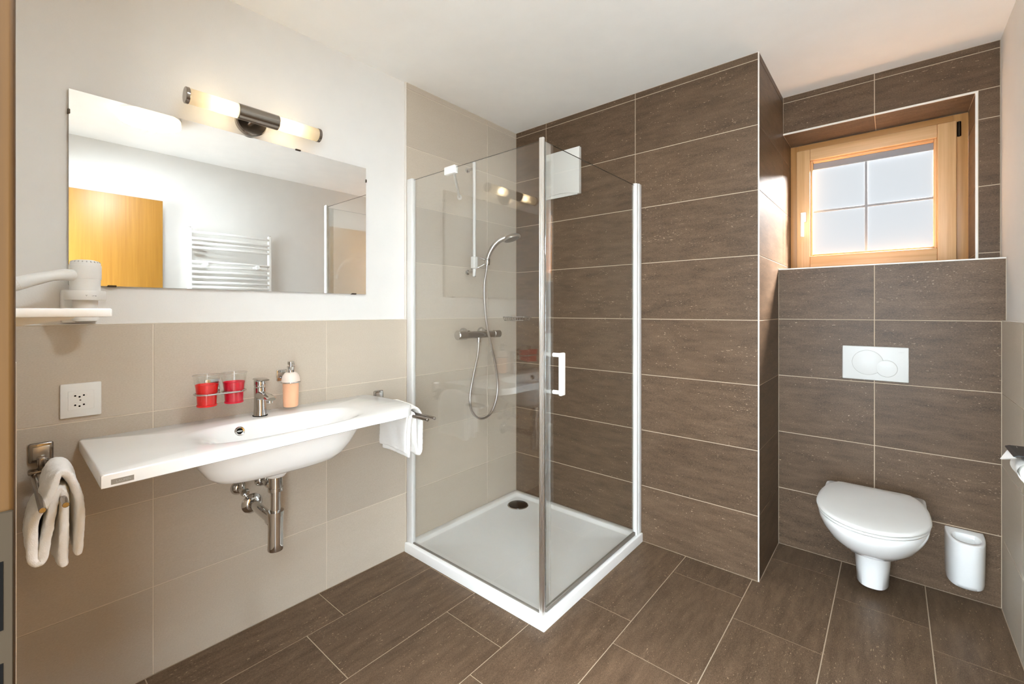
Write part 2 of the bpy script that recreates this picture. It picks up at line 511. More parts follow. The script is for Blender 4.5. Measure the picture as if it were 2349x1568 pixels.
XW1 = 2.219; ZS = 2.238
wall_window = shell('wall_window', [('lintel', 'grout_dark', (XP, XRP, YW + T, 1.0, ZS + T, H)),
                                    ('side_masonry', 'grout_dark', (XW1 + T, XRP, YW + T, 1.0, ZL, ZS + T))])
tiles(wall_window, (0, YW, 0), (1, 0, 0), (0, 0, 1), [XP, 1.864, XRP], [ZS + 0.008, 8 * TH, H], 'dark_tile')
tiles(wall_window, (0, YW, 0), (1, 0, 0), (0, 0, 1), [XW1 + 0.008, XRP], [ZL, 1.512, 6 * TH, 7 * TH, ZS + 0.008], 'dark_tile')
tiles(wall_window, (0, 0, ZS), (1, 0, 0), (0, -1, 0), [XP, 1.864, XW1], [-YF, -YW - 0.004], 'dark_tile')
tiles(wall_window, (XW1, 0, 0), (0, -1, 0), (0, 0, 1), [-YF, -YW - 0.004], [ZL, 5 * TH, 6 * TH, 7 * TH, ZS], 'dark_tile')

wall_right = shell('wall_right', [('plaster', 'plaster', (XRP, 2.45, -2.45, 1.0, 0, H)),
                                  ('tile_bed', 'grout_beige', (XR + T, XRP, YFR, YD, 0, 4 * TH))])
tiles(wall_right, (XR, 0, 0), (0, -1, 0), (0, 0, 1), [-YD, -0.070, 0.534, 1.138, 1.742, -YFR], ROWS4, 'beige_tile', 0.003)

wall_front = shell('wall_front', [('plaster', 'plaster', (-0.010, 1.355, -2.42, YFR - 0.010, 0, H)),
                                  ('plaster', 'plaster', (1.355, XRP, -2.42, YFR - 0.010, 2.13, H)),
                                  ('tile_bed', 'grout_beige', (-0.010, 1.355, YFR - 0.010, YFR - T, 0, 4 * TH))])
tiles(wall_front, (0, YFR, 0), (-1, 0, 0), (0, 0, 1), [-1.355, -1.206, -0.604, 0.0], ROWS4, 'beige_tile', 0.003)

# edge trims: pale profiles on the outer tile corners
def trim(n, *bs):
    s = structure('trim_%d' % n)
    for b in bs:
        bm = BM(); box(bm, *b, bev=0.001, seg=1); finish('edge_profile', bm, 'trim_white', s, smooth=False)
trim(1, (XP - 0.005, XP + 0.0008, -0.0008, 0.005, 0, H))
trim(2, (XP, XRP, YD - 0.001, YD + 0.006, ZL - 0.005, ZL + 0.001))
trim(3, (XP, XW1 + 0.009, YW - 0.0012, YW + 0.004, ZS - 0.001, ZS + 0.008), (XW1 - 0.001, XW1 + 0.008, YW - 0.0012, YW + 0.004, ZL, ZS))
trim(4, (-0.010, 0.0008, YS - 0.004, YS + 0.004, 4 * TH, H))
trim(5, (-0.010, 0.0006, YFR, YS - 0.004, 4 * TH, 4 * TH + 0.003))
trim(6, (XR - 0.0006, XRP, YFR, YD, 4 * TH, 4 * TH + 0.003))

# ------------------------------------------------------------------ window
win = structure('window_1', (1.84, YF, ZL), 'small larch wood window with frosted glass above the toilet ledge')
fx0, fx1, fz0, fz1 = XP, XW1, ZL + 0.001, ZS - 0.002
frame = None
def wpart(name, mat, b, bev=0.002, parent=None, seg=2):
    bm = BM(); box(bm, *b, bev=bev, seg=seg); return finish(name, bm, mat, parent or win)
fr_y0, fr_y1 = YF, 0.93
wpart('frame_jamb', 'frame_v', (fx0, 1.505, fr_y0, fr_y1, fz0, fz1))
wpart('frame_jamb', 'frame_v', (2.166, fx1, fr_y0, fr_y1, fz0, fz1))
wpart('frame_head', 'frame_h', (1.505, 2.166, fr_y0, fr_y1, 2.185, fz1))
wpart('frame_sill', 'frame_h', (1.505, 2.166, fr_y0, fr_y1, fz0, 1.53))
sy0, sy1 = 0.815, 0.885
sash = bpy.data.objects.new('sash', None); sash.location = (1.84, sy0, ZL); sash.parent = win
sash.matrix_parent_inverse = Matrix.Translation(win.location).inverted(); COL.objects.link(sash)
def sash_part(name, mat, b, bev=0.004, seg=2):
    bm = BM(); box(bm, *b, bev=bev, seg=seg)
    o = finish(name, bm, mat)
    o.parent = sash
    o.matrix_parent_inverse = (Matrix.Translation(win.location) @ Matrix.Translation(win.location).inverted() @ Matrix.Translation(sash.location)).inverted()
    return o
SX0, SX1, SZ0, SZ1 = 1.499, 2.176, 1.490, 2.198
GX0, GX1, GZ0, GZ1 = 1.566, 2.106, 1.572, 2.132
sash_part('stile', 'pine_v', (SX0, GX0, sy0, sy1, SZ0, SZ1))
sash_part('stile', 'pine_v', (GX1, SX1, sy0, sy1, SZ0, SZ1))
sash_part('rail', 'pine_h', (GX0, GX1, sy0 + .0005, sy1, SZ0, GZ0))
sash_part('rail', 'pine_h', (GX0, GX1, sy0 + .0005, sy1, GZ1, SZ1))
bd = 0.012
sash_part('glazing_bead', 'pine_v', (GX0, GX0 + bd, sy0 + 0.014, sy1, GZ0, GZ1), 0.004)
sash_part('glazing_bead', 'pine_v', (GX1 - bd, GX1, sy0 + 0.014, sy1, GZ0, GZ1), 0.004)
sash_part('glazing_bead', 'pine_h', (GX0 + bd, GX1 - bd, sy0 + 0.014, sy1, GZ0, GZ0 + bd), 0.004)
sash_part('glazing_bead', 'pine_h', (GX0 + bd, GX1 - bd, sy0 + 0.014, sy1, GZ1 - bd, GZ1), 0.004)
ix0, ix1, iz0, iz1 = GX0 + bd, GX1 - bd, GZ0 + bd, GZ1 - bd
bm = BM(); box(bm, ix0, ix1, 0.878, 0.882, iz0, iz1); bm.faces.ensure_lookup_table()
for f in bm.faces:
    f.normal_update(); f.material_index = 0 if f.normal.y < -0.9 else 1          # etched on the room side only
fp_ = finish('frosted_pane', bm, 'frost', None, smooth=False, mats=['frost', 'clear'])
fp_.parent = sash; fp_.matrix_parent_inverse = Matrix.Translation(sash.location).inverted()
zb = 1.838; xb = 1.822
sash_part('glazing_bar', 'window_grey', (xb - .006, xb + .006, 0.864, 0.874, iz0, iz1), 0.001, 1)
sash_part('glazing_bar', 'window_grey', (ix0, xb - .006, 0.864, 0.874, zb - .0055, zb + .0055), 0.001, 1)
sash_part('glazing_bar', 'window_grey', (xb + .006, ix1, 0.864, 0.874, zb - .0055, zb + .0055), 0.001, 1)
sash_part('outer_frame_strip', 'window_grey', (ix0, ix1, 0.856, 0.862, iz1 - 0.036, iz1), 0.001, 1)  # added grey strip standing in for the outer frame seen through the glass
# espagnolette handle
wh = bpy.data.objects.new('window_handle', None); wh.location = (1.533, sy0, 1.81); wh.parent = win
wh.matrix_parent_inverse = Matrix.Translation(win.location).inverted(); COL.objects.link(wh)
def whp(name, bm):
    o = finish(name, bm, 'white_paint'); o.parent = wh
    o.matrix_parent_inverse = Matrix.Translation(wh.location).inverted()
bm = BM(); box(bm, 1.519, 1.548, sy0 - 0.010, sy0, 1.775, 1.832, 0.004); whp('rosette', bm)
bm = BM(); cyl(bm, (1.5335, sy0 - 0.010, 1.803), (1.5335, sy0 - 0.042, 1.803), 0.009); whp('neck', bm)
bm = BM(); box(bm, 1.524, 1.541, sy0 - 0.052, sy0 - 0.036, 1.682, 1.816, 0.005, 3); whp('lever', bm)
bm = BM(); cyl(bm, (2.186, sy0 + 0.018, 2.122), (2.186, sy0 + 0.018, 2.196), 0.0075, bev=0.002)
finish('hinge', bm, 'hinge_metal', win)

# ------------------------------------------------------------------ doorway with jamb, door leaf
jamb = structure('trim_7', (1.40, -2.36, 0))
bm = BM(); box(bm, 1.355, 1.42, -2.42, -2.292, 0, 2.13, 0.004, 3); finish('jamb_board', bm, 'jamb_wood', jamb)
bm = BM(); box(bm, 2.262, XRP, -2.42, -2.292, 0, 2.13, 0.004, 3); finish('jamb_board', bm, 'jamb_wood', jamb)
bm = BM(); box(bm, 1.42, 2.262, -2.42, -2.292, 2.09, 2.13, 0.003, 2); finish('head_board', bm, 'jamb_wood', jamb)
strike = finish('strike_plate', (lambda b: box(b, 1.4195, 1.4225, -2.318, -2.2932, 0.90, 1.099, 0.0008, 1))(BM()), 'bronze', jamb)
bm = BM(); box(bm, 1.4222, 1.4228, -2.312, -2.2985, 1.010, 1.062, 0.0); finish('latch_slot', bm, 'black', jamb, smooth=False)
bm = BM(); box(bm, 1.4222, 1.4228, -2.312, -2.2985, 0.925, 0.985, 0.0); finish('bolt_slot', bm, 'black', jamb, smooth=False)

door = structure('door_1', (2.225, -2.28, 0), 'open yellow beech veneer door seen in the mirror')
bm = BM(); box(bm, 2.200, 2.240, -2.286, -1.474, 0.008, 2.069, 0.0025, 2); finish('leaf', bm, 'door_wood', door)
for s, xx in ((-1, 2.200), (1, 2.240)):
    bm = BM(); lathe(bm, [(0.026, 0), (0.026, s * 0.007), (0.012, s * 0.008)], (xx, -1.54, 1.05), 'x'); finish('handle_rosette', bm, 'steel', door)
    bm = BM(); tube(bm, catmull([(xx, -1.54, 1.05), (xx + s * 0.035, -1.54, 1.05), (xx + s * 0.045, -1.56, 1.05), (xx + s * 0.045, -1.65, 1.05)], 5), 0.009); finish('door_handle', bm, 'steel', door)

# ------------------------------------------------------------------ wall mirror
mr = thing('wall_mirror', 'large frameless rectangular mirror above the washbasin', 'mirror', (0, -1.639, 1.332))
bm = BM(); box(bm, -0.010, 0.0015, -2.149, -1.129, 1.332, 1.9385)
bm.faces.ensure_lookup_table()
for f in bm.faces:
    f.material_index = 0 if f.calc_center_median().x > 0.001 else 1
finish('mirror_glass', bm, 'mirror', mr, smooth=False, mats=['mirror', 'mirror_edge'])
for (y, z, dy, dz) in ((-2.149, 1.868, 0.003, 0.007), (-1.129, 1.878, 0.003, 0.007), (-2.049, 1.332, 0.011, 0.003), (-1.192, 1.332, 0.011, 0.003), (-1.452, 1.9385, 0.011, 0.003)):
    bm = BM(); box(bm, -0.010, 0.0055, y - dy, y + dy, z - dz, z + dz, 0.001, 1); finish('clip', bm, 'hinge_metal', mr)

# ------------------------------------------------------------------ wall lamp over the mirror
LY, LZ, LX = -1.634, 1.997, 0.078
wl = thing('vanity_lamp', 'lit two-armed opal tube wall lamp with dark chrome centre above the mirror', 'lamp', (0, LY, LZ))
bm = BM(); lathe(bm, [(0.052, -0.010), (0.056, 0.016), (0.052, 0.022), (0.0, 0.022)], (0, LY - 0.004, LZ), 'x', 48); finish('back_plate', bm, 'chrome_dark', wl)
bm = BM(); cyl(bm, (0.02, LY - 0.004, LZ), (LX, LY - 0.004, LZ), 0.016); finish('stem', bm, 'chrome_dark', wl)
bm = BM(); cyl(bm, (LX, LY - 0.074, LZ), (LX, LY + 0.070, LZ), 0.0285, seg=40, bev=0.002); finish('centre_sleeve', bm, 'chrome_dark', wl)
for s, y0, y1 in ((-1, LY - 0.074, -1.862), (1, LY + 0.070, -1.404)):
    bm = BM()
    a = [(0.0265, y0), (0.0265, y1)]
    lathe(bm, [(0.0265, y0), (0.0265, y1)], (LX, 0, LZ), 'y', 40, cap=False)
    finish('opal_tube', bm, 'opal', wl)
    bm = BM(); ye = y1 + s * 0.009; cyl(bm, (LX, y1 - s * 0.003, LZ), (LX, ye, LZ), 0.0283, seg=40, bev=0.0015); finish('end_cap', bm, 'chrome_dark', wl)
    bm = BM(); yb = y0 + s * 0.045; lathe(bm, [(0.008, yb - 0.013), (0.016, yb - 0.009), (0.018, yb), (0.016, yb + 0.009), (0.008, yb + 0.013)], (LX, 0, LZ), 'y', 20); finish('bulb', bm, 'bulb', wl)

# ------------------------------------------------------------------ ceiling lamp (seen in the mirror)
cl = thing('ceiling_lamp', 'lit round flat ceiling lamp reflected in the mirror', 'lamp', (1.52, -1.672, H))
bm = BM(); lathe(bm, [(0.1515, H), (0.1515, H - 0.014)], (1.52, -1.672, 0), 'z', 64); finish('base', bm, 'white_paint', cl)
bm = BM(); lathe(bm, [(0.1515, H - 0.014), (0.154, H - 0.042), (0.1505, H - 0.050)], (1.52, -1.672, 0), 'z', 64, cap=False); finish('diffuser_rim', bm, 'lamp_rim', cl)
bm = BM(); lathe(bm, [(0.1505, H - 0.050), (0.140, H - 0.054), (0.0, H - 0.055)], (1.52, -1.672, 0), 'z', 64, cap=False); finish('diffuser', bm, 'lamp_glow', cl)

# ------------------------------------------------------------------ towel radiator (seen in the mirror)
rd = thing('towel_radiator', 'white ladder towel radiator reflected in the mirror', 'radiator', (2.25, -1.0, 0.7))
for y in (-1.295, -0.708):
    bm = BM(); box(bm, 2.236, 2.268, y - 0.015, y + 0.015, 0.72, 1.905, 0.007, 3); finish('upright', bm, 'white_paint', rd)
    bm = BM(); cyl(bm, (2.252, y, 1.905), (2.252, y, 1.911), 0.009); finish('plug', bm, 'steel', rd)
bars = [1.872, 1.823, 1.788, 1.752, 1.640, 1.604, 1.562, 1.520, 1.478, 1.442, 1.402, 1.362, 1.25, 1.21, 1.17, 1.13, 1.09, 1.05, 0.94, 0.90, 0.86, 0.82, 0.78]
for z in bars:
    bm = BM(); tube(bm, [(2.24 - 0.028 * math.sin(PI * k / 10) , -1.285 + 0.567 * k / 10, z) for k in range(11)], 0.0105, 10); finish('bar', bm, 'white_paint', rd)
for y, z in ((-1.199, 1.622), (-0.82, 1.622), (-1.199, 0.92), (-0.82, 0.92)):
    bm = BM(); cyl(bm, (2.205, y, z), (2.2955 if z > 1.3 else 2.2825, y, z), 0.010, bev=0.002); lathe(bm, [(0.015, 2.196), (0.017, 2.200), (0.017, 2.208), (0.012, 2.212)], (0, y, z), 'x', 20); finish('bracket', bm, 'white_paint', rd)

# ------------------------------------------------------------------ shower tray
st = thing('shower_tray', 'flat white square shower tray in the corner', 'shower tray', (0.45, -0.45, 0))
def rrect(x0, x1, y0, y1, r, z, n=6):
    pts = []
    for cx_, cy_, a0 in ((x1 - r, y1 - r, 0), (x0 + r, y1 - r, PI / 2), (x0 + r, y0 + r, PI), (x1 - r, y0 + r, 1.5 * PI)):
        for k in range(n + 1):
            a = a0 + (PI / 2) * k / n
            pts.append((cx_ + r * math.cos(a), cy_ + r * math.sin(a), z))
    return pts
X0, X1, Y0, Y1 = 0.001, 0.902, -0.906, -0.001
rings = [rrect(X0, X1, Y0, Y1, 0.004, 0.0), rrect(X0, X1, Y0, Y1, 0.004, 0.043), rrect(X0 + .001, X1 - .001, Y0 + .001, Y1 - .001, 0.004, 0.0455),
         rrect(X0 + .003, X1 - .003, Y0 + .003, Y1 - .003, 0.004, 0.047), rrect(X0 + .034, X1 - .034, Y0 + .034, Y1 - .034, 0.012, 0.047),
         rrect(X0 + .038, X1 - .038, Y0 + .038, Y1 - .038, 0.014, 0.0455), rrect(X0 + .047, X1 - .047, Y0 + .047, Y1 - .047, 0.02, 0.033),
         rrect(X0 + .056, X1 - .056, Y0 + .056, Y1 - .056, 0.025, 0.030), rrect(X0 + .3, X1 - .3, Y0 + .3, Y1 - .3, 0.03, 0.028)]
bm = BM(); ring_loft(bm, rings); finish('tray_body', bm, 'acrylic', st, angle=50)
bm = BM(); lathe(bm, [(0.066, 0.0295), (0.066, 0.032), (0.062, 0.0345), (0.058, 0.034)], (0.141, -0.150, 0), 'z', 48); finish('drain_ring', bm, 'chrome', st)
bm = BM(); lathe(bm, [(0.057, 0.031), (0.057, 0.036), (0.052, 0.0385), (0.0, 0.0390)], (0.141, -0.150, 0), 'z', 48); finish('drain_cover', bm, 'dark_metal', st)

# ------------------------------------------------------------------ shower glass
def pane(name, parent, b):
    bm = BM(); box(bm, *b); bm.faces.ensure_lookup_table()
    d = [b[1] - b[0], b[3] - b[2], b[5] - b[4]]; thin = d.index(min(d))
    for f in bm.faces:
        f.normal_update(); f.material_index = 0 if abs(f.normal[thin]) > 0.9 else 1
    return finish(name, bm, 'glass', parent, smooth=False, mats=['glass', 'glass_edge'])

ZT = 1.930
sp = thing('shower_side_panel', 'fixed clear glass shower panel facing the washbasin', 'glass panel', (0.45, -0.88, 0.047))
pane('glass_sheet', sp, (0.040, 0.872, -0.883, -0.877, 0.049, ZT))
bm = BM(); box(bm, 0.002, 0.046, -0.893, -0.867, 0.047, ZT + 0.008, 0.004, 2); finish('wall_profile', bm, 'alu_white', sp)
bm = BM(); box(bm, 0.866, 0.878, -0.891, -0.871, 0.047, ZT + 0.010, 0.003, 2); finish('corner_profile', bm, 'alu_polished', sp)
bm = BM(); box(bm, 0.878, 0.889, -0.893, -0.881, 0.047, ZT + 0.008, 0.003, 2); finish('corner_profile', bm, 'alu_polished', sp)
bm = BM(); box(bm, 0.046, 0.866, -0.8845, -0.8755, 0.0472, 0.0525); finish('bottom_seal', bm, 'grey_rubber', sp, smooth=False)

sdoor = thing('shower_door', 'hinged clear glass shower door with white handle', 'shower door', (0.88, -0.45, 0.047))
pane('glass_sheet', sdoor, (0.877, 0.883, -0.866, -0.052, 0.066, ZT - 0.004))
bm = BM(); box(bm, 0.8755, 0.8845, -0.8705, -0.834, 0.066, ZT - 0.004, 0.002, 1); finish('edge_seal', bm, 'seal', sdoor)
bm = BM(); box(bm, 0.874, 0.886, -0.868, -0.050, 0.050, 0.068, 0.002, 1); finish('bottom_seal', bm, 'grey_rubber', sdoor)
bm = BM(); box(bm, 0.862, 0.874, -0.864, -0.050, 0.0475, 0.056, 0.002, 1); finish('drip_rail', bm, 'steel', sdoor)
bm = BM(); cyl(bm, (0.880, -0.050, 0.048), (0.880, -0.050, ZT + 0.006), 0.0135, seg=20, bev=0.002); finish('hinge_profile', bm, 'alu_white', sdoor)
bm = BM(); box(bm, 0.866, 0.895, -0.036, -0.001, 0.047, ZT + 0.010, 0.006, 3); finish('wall_profile', bm, 'alu_white', sdoor)
bm = BM(); box(bm, 0.918, 0.933, -0.832, -0.800, 0.912, 1.084, 0.005, 3); finish('handle_grip', bm, 'white_paint', sdoor)
for z in (0.9225, 1.0735):
    bm = BM(); cyl(bm, (0.8835, -0.818, z), (0.921, -0.816, z), 0.0085, seg=16, bev=0.001); finish('handle_stud', bm, 'white_paint', sdoor)

sb = thing('glass_stabiliser', 'white clamp and rod bracing the glass panel to the tiled wall', 'brace', (0.33, -0.88, 1.90))
bm = BM(); box(bm, 0.296, 0.370, -0.892, -0.868, 1.902, 1.940, 0.004, 2); finish('clamp', bm, 'white_paint', sb)
bm = BM(); cyl(bm, (0.345, -0.872, 1.918), (0.008, -0.527, 1.916), 0.007, seg=14); finish('rod', bm, 'white_paint', sb)
bm = BM(); lathe(bm, [(0.015, 0.0), (0.015, 0.010), (0.010, 0.013)], (0, -0.521, 1.916), 'x', 20); finish('wall_rosette', bm, 'white_paint', sb)

# ------------------------------------------------------------------ shower fittings
rail = thing('shower_rail', 'chrome vertical shower rail on beige tiles behind glass', 'shower rail', (0.06, -0.4545, 1.454))
bm = BM(); cyl(bm, (0.06, -0.4545, 1.454), (0.06, -0.4545, 2.127), 0.0095, seg=20, bev=0.002); finish('rail_tube', bm, 'alu_white', rail)  # chrome tube coloured white, its bright reflection put into the colour
for z in (1.482, 2.09):
    bm = BM(); cyl(bm, (0.0, -0.4545, z), (0.054, -0.4545, z), 0.008, seg=16); lathe(bm, [(0.014, 0.0), (0.014, 0.006), (0.009, 0.008)], (0, -0.4545, z), 'x', 20); finish('wall_mount', bm, 'chrome', rail)
bm = BM(); box(bm, 0.044, 0.076, -0.471, -0.438, 1.500, 1.572, 0.007, 3); finish('slider', bm, 'alu_white', rail)
bm = BM(); tube(bm, catmull([(0.062, -0.440, 1.570), (0.085, -0.425, 1.563), (0.106, -0.408, 1.552)], 5), 0.004)
tube(bm, catmull([(0.045, -0.462, 1.500), (0.080, -0.440, 1.508), (0.106, -0.408, 1.530)], 5), 0.004)
lathe(bm, [(0.014, 1.522), (0.0155, 1.528), (0.0165, 1.556), (0.0155, 1.560), (0.012, 1.560), (0.012, 1.522)], (0.114, -0.401, 0), 'z', 20, cap=False); finish('holder_arm', bm, 'chrome', rail)

hs_ = thing('hand_shower', 'chrome hand shower hooked on the rail holder', 'shower head', (0.114, -0.401, 1.53))
hp = [(0.112, -0.402, 1.516), (0.115, -0.4006, 1.5522), (0.125, -0.3925, 1.5934), (0.145, -0.3763, 1.637), (0.170, -0.3502, 1.6706), (0.192, -0.330, 1.6840)]
cp = catmull(hp, 6); nn = len(cp)
bm = BM(); tube(bm, cp, 0.011, 16, radii=[0.0105 + 0.0075 * (i / nn) for i in range(nn)]); finish('handle', bm, 'steel', hs_)
hc = Vector((0.220, -0.300, 1.682)); hn = Vector((0.30, 0.12, -0.95)).normalized()
a_, b_ = frame_axes(hn)
def disc_rings(prof): return [[hc + hn * h + a_ * (r * math.cos(2 * PI * k / 32)) + b_ * (r * math.sin(2 * PI * k / 32)) for k in range(32)] for r, h in prof]
bm = BM(); ring_loft(bm, disc_rings([(0.014, -0.024), (0.034, -0.019), (0.050, -0.008), (0.054, 0.002), (0.052, 0.007)])); finish('head', bm, 'steel', hs_)
bm = BM(); ring_loft(bm, disc_rings([(0.047, 0.006), (0.046, 0.0095), (0.001, 0.0105)])); finish('spray_face', bm, 'grey_rubber', hs_)

hose = [(0.072, -0.430, 1.068), (0.075, -0.436, 1.035), (0.082, -0.452, 0.980), (0.092, -0.494, 0.878), (0.100, -0.5285, 0.762), (0.100, -0.5109, 0.673), (0.100, -0.4429, 0.6215),
        (0.100, -0.3648, 0.6328), (0.100, -0.3132, 0.6998), (0.100, -0.2944, 0.8039), (0.100, -0.3207, 0.9437), (0.102, -0.3670, 1.0874), (0.104, -0.392, 1.163),
        (0.106, -0.414, 1.287), (0.108, -0.420, 1.400), (0.111, -0.409, 1.470), (0.112, -0.402, 1.518)]
bm = BM(); tube(bm, catmull(hose, 8), 0.0068, 12)
tag(finish('shower_hose', bm, 'steel'), 'flexible chrome shower hose hanging in a loop', 'hose')

mx_ = thing('shower_mixer', 'chrome bar thermostat mixer on the shower wall', 'mixer tap', (0.07, -0.41, 1.11))
bm = BM(); cyl(bm, (0.068, -0.528, 1.113), (0.068, -0.300, 1.111), 0.0205, seg=28, bev=0.001); finish('body', bm, 'chrome_dark', mx_)
bm = BM(); cyl(bm, (0.068, -0.597, 1.1135), (0.068, -0.530, 1.113), 0.0275, seg=28, bev=0.003); finish('flow_knob', bm, 'chrome', mx_)
bm = BM(); cyl(bm, (0.068, -0.298, 1.111), (0.068, -0.243, 1.1105), 0.0225, seg=28, bev=0.003); finish('temperature_knob', bm, 'chrome_dark', mx_)
for y in (-0.488, -0.338):
    bm = BM(); lathe(bm, [(0.034, 0.0), (0.034, 0.006), (0.027, 0.018), (0.021, 0.026), (0.019, 0.05)], (0, y, 1.118), 'x', 28); finish('wall_flange', bm, 'chrome', mx_)
bm = BM(); cyl(bm, (0.070, -0.428, 1.095), (0.072, -0.430, 1.066), 0.0105, seg=16, bev=0.001); finish('hose_outlet', bm, 'chrome', mx_)

sk = thing('soap_basket', 'small chrome wire corner basket in the shower', 'soap basket', (0.05, -0.05, 1.185))
def arc(r, z, n=14): return [(0.002 + r * math.sin(PI / 2 * k / n), -0.002 - r * math.cos(PI / 2 * k / n), z) for k in range(n + 1)]
bm = BM(); tube(bm, arc(0.130, 1.2115) + [(0.004, -0.004, 1.2115)], 0.0042, 8, closed=True); finish('top_rim', bm, 'chrome', sk)
bm = BM(); tube(bm, arc(0.118, 1.190) + [(0.004, -0.004, 1.190)], 0.0030, 8, closed=True); finish('bottom_rim', bm, 'chrome', sk)
ao, ai = arc(0.130, 1.2115), arc(0.118, 1.190)
for k in range(0, 15, 1):
    bm = BM(); tube(bm, [ao[k], ai[k]], 0.0020, 6); finish('basket_wire', bm, 'chrome', sk)
for k in range(1, 8):
    d = 0.015 * k
    bm = BM(); tube(bm, [(d, -0.004, 1.190), (d, -math.sqrt(max(0.118 ** 2 - d * d, 1e-4)), 1.190)], 0.0020, 6); finish('basket_wire', bm, 'chrome', sk)

fan = thing('extractor_fan', 'square white extractor fan cover high on the dark shower wall', 'fan', (0.375, 0, 1.955))
bm = BM(); box(bm, 0.241, 0.513, -0.022, -0.0008, 1.957, 2.235, 0.003, 2); finish('housing', bm, 'white_plastic', fan)
bm = BM()
n = 16; top = []
pts = [(0.238, 1.952)] + [(0.238 + 0.280 * k / n, 1.952 + 0.020 * math.sin(PI * k / n)) for k in range(1, n)] + [(0.518, 1.952), (0.518, 2.232), (0.238, 2.232)]
prism(bm, pts, 'y', -0.034, -0.024, 0.003); finish('cover', bm, 'white_plastic', fan)
bm = BM(); prism(bm, [(0.238 + 0.280 * k / n, 1.952 + 0.020 * math.sin(PI * k / n)) for k in range(1, n)] + [(0.500, 1.9505), (0.256, 1.9505)], 'y', -0.026, -0.020); finish('air_slot', bm, 'white_plastic', fan)

# ------------------------------------------------------------------ washbasin
wb = thing('washbasin', 'long white ceramic washbasin with wide shelf beneath the mirror', 'washbasin', (0.2, -1.63, 0.66))
front = [(0.466, -2.130), (0.457, -1.95), (0.449, -1.80), (0.4405, -1.65), (0.433, -1.50), (0.4275, -1.37), (0.4265, -1.27), (0.4245, -1.225), (0.416, -1.188), (0.398, -1.160), (0.365, -1.136), (0.32, -1.121), (0.25, -1.1125), (0.127, -1.1165), (0.0012, -1.133)]
outline = [(0.0012, -2.1265)] + front          # counter from back-left along the front to back-right
SCX, SCY = 0.275, -1.630
def ray_poly(poly, a):
    dx, dy = math.cos(a), math.sin(a); best = None
    for i in range(len(poly)):
        x1, y1 = poly[i]; x2, y2 = poly[(i + 1) % len(poly)]
        x1 -= SCX; x2 -= SCX; y1 -= SCY; y2 -= SCY
        den = dx * (y2 - y1) - dy * (x2 - x1)
        if abs(den) < 1e-12: continue
        t = (x1 * (y2 - y1) - y1 * (x2 - x1)) / den
        s = (x1 * dy - y1 * dx) / den
        if t > 0 and -1e-6 <= s <= 1 + 1e-6: best = t if best is None else max(best, t)
    return best
def inset(poly, d):
    cx_, cy_ = SCX, SCY; out = []
    n = len(poly)
    for i in range(n):
        p0, p1, p2 = Vector(poly[i - 1]), Vector(poly[i]), Vector(poly[(i + 1) % n])
        e1 = (p1 - p0).normalized(); e2 = (p2 - p1).normalized()
        n1 = Vector((-e1.y, e1.x)); n2 = Vector((-e2.y, e2.x)); nb = (n1 + n2)
        nb.normalize(); k = d / max(nb.dot(n1), 0.3)
        out.append(tuple(p1 + nb * k))
    return out
angs = sorted(set([round(2 * PI * i / 120, 5) for i in range(120)] + [round(math.atan2(y - SCY, x - SCX) % (2 * PI), 5) for x, y in outline]))
def oring(poly, z): return [(SCX + ray_poly(poly, a) * math.cos(a), SCY + ray_poly(poly, a) * math.sin(a), z) for a in angs]
# orientation: make sure inset goes inward
area = sum(outline[i][0] * outline[(i + 1) % len(outline)][1] - outline[(i + 1) % len(outline)][0] * outline[i][1] for i in range(len(outline)))
sg = 1 if area > 0 else -1
def sring(xb, xf, yl, yr, z, p=2.6):
    """basin ring: back xb, front xf, left yl, right yr"""
    out = []
    for a in angs:
        c, s = math.cos(a), math.sin(a)
        ax = (xf - SCX) if c > 0 else (SCX - xb)
        ay = (yr - SCY) if s > 0 else (SCY - yl)
        r = 1.0 / ((abs(c) / ax) ** p + (abs(s) / ay) ** p) ** (1 / p)
        out.append((SCX + r * c, SCY + r * s, z))
    return out
inside = [oring(outline, 0.8165), oring(outline, 0.846), oring(inset(outline, sg * 0.0015), 0.849), oring(inset(outline, sg * 0.004), 0.850),
          sring(0.136, 0.414, -1.930, -1.326, 0.850, 3.0), sring(0.140, 0.411, -1.912, -1.338, 0.8494, 2.9), sring(0.145, 0.408, -1.890, -1.354, 0.8470, 2.9),
          sring(0.150, 0.404, -1.862, -1.376, 0.8385, 2.8), sring(0.157, 0.398, -1.832, -1.402, 0.822, 2.8), sring(0.166, 0.390, -1.800, -1.430, 0.798, 2.7),
          sring(0.177, 0.378, -1.765, -1.462, 0.768, 2.6), sring(0.192, 0.362, -1.730, -1.500, 0.744, 2.5), sring(0.215, 0.335, -1.695, -1.550, 0.727, 2.3), sring(0.250, 0.300, -1.66, -1.60, 0.720, 2.0)]
under = [oring(outline, 0.8165), oring(inset(outline, sg * 0.004), 0.8140), sring(0.075, 0.420, -1.906, -1.346, 0.8140, 2.9), sring(0.085, 0.413, -1.897, -1.358, 0.795, 2.9),
         sring(0.100, 0.400, -1.882, -1.386, 0.756, 3.0), sring(0.115, 0.385, -1.864, -1.414, 0.724, 3.0), sring(0.130, 0.370, -1.842, -1.438, 0.706, 3.0),
         sring(0.150, 0.350, -1.812, -1.464, 0.6965, 2.9), sring(0.185, 0.325, -1.76, -1.51, 0.693, 2.6), sring(0.24, 0.31, -1.66, -1.60, 0.692, 2.0)]
bm = BM(); ring_loft(bm, under[::-1] + inside[1:]); finish('basin', bm, 'ceramic', wb, angle=45)
on_ = Vector((0.93, 0.0, 0.36)).normalized()
oc = Vector((0.1640, -1.7290, 0.8225)); oa, ob = frame_axes(on_)
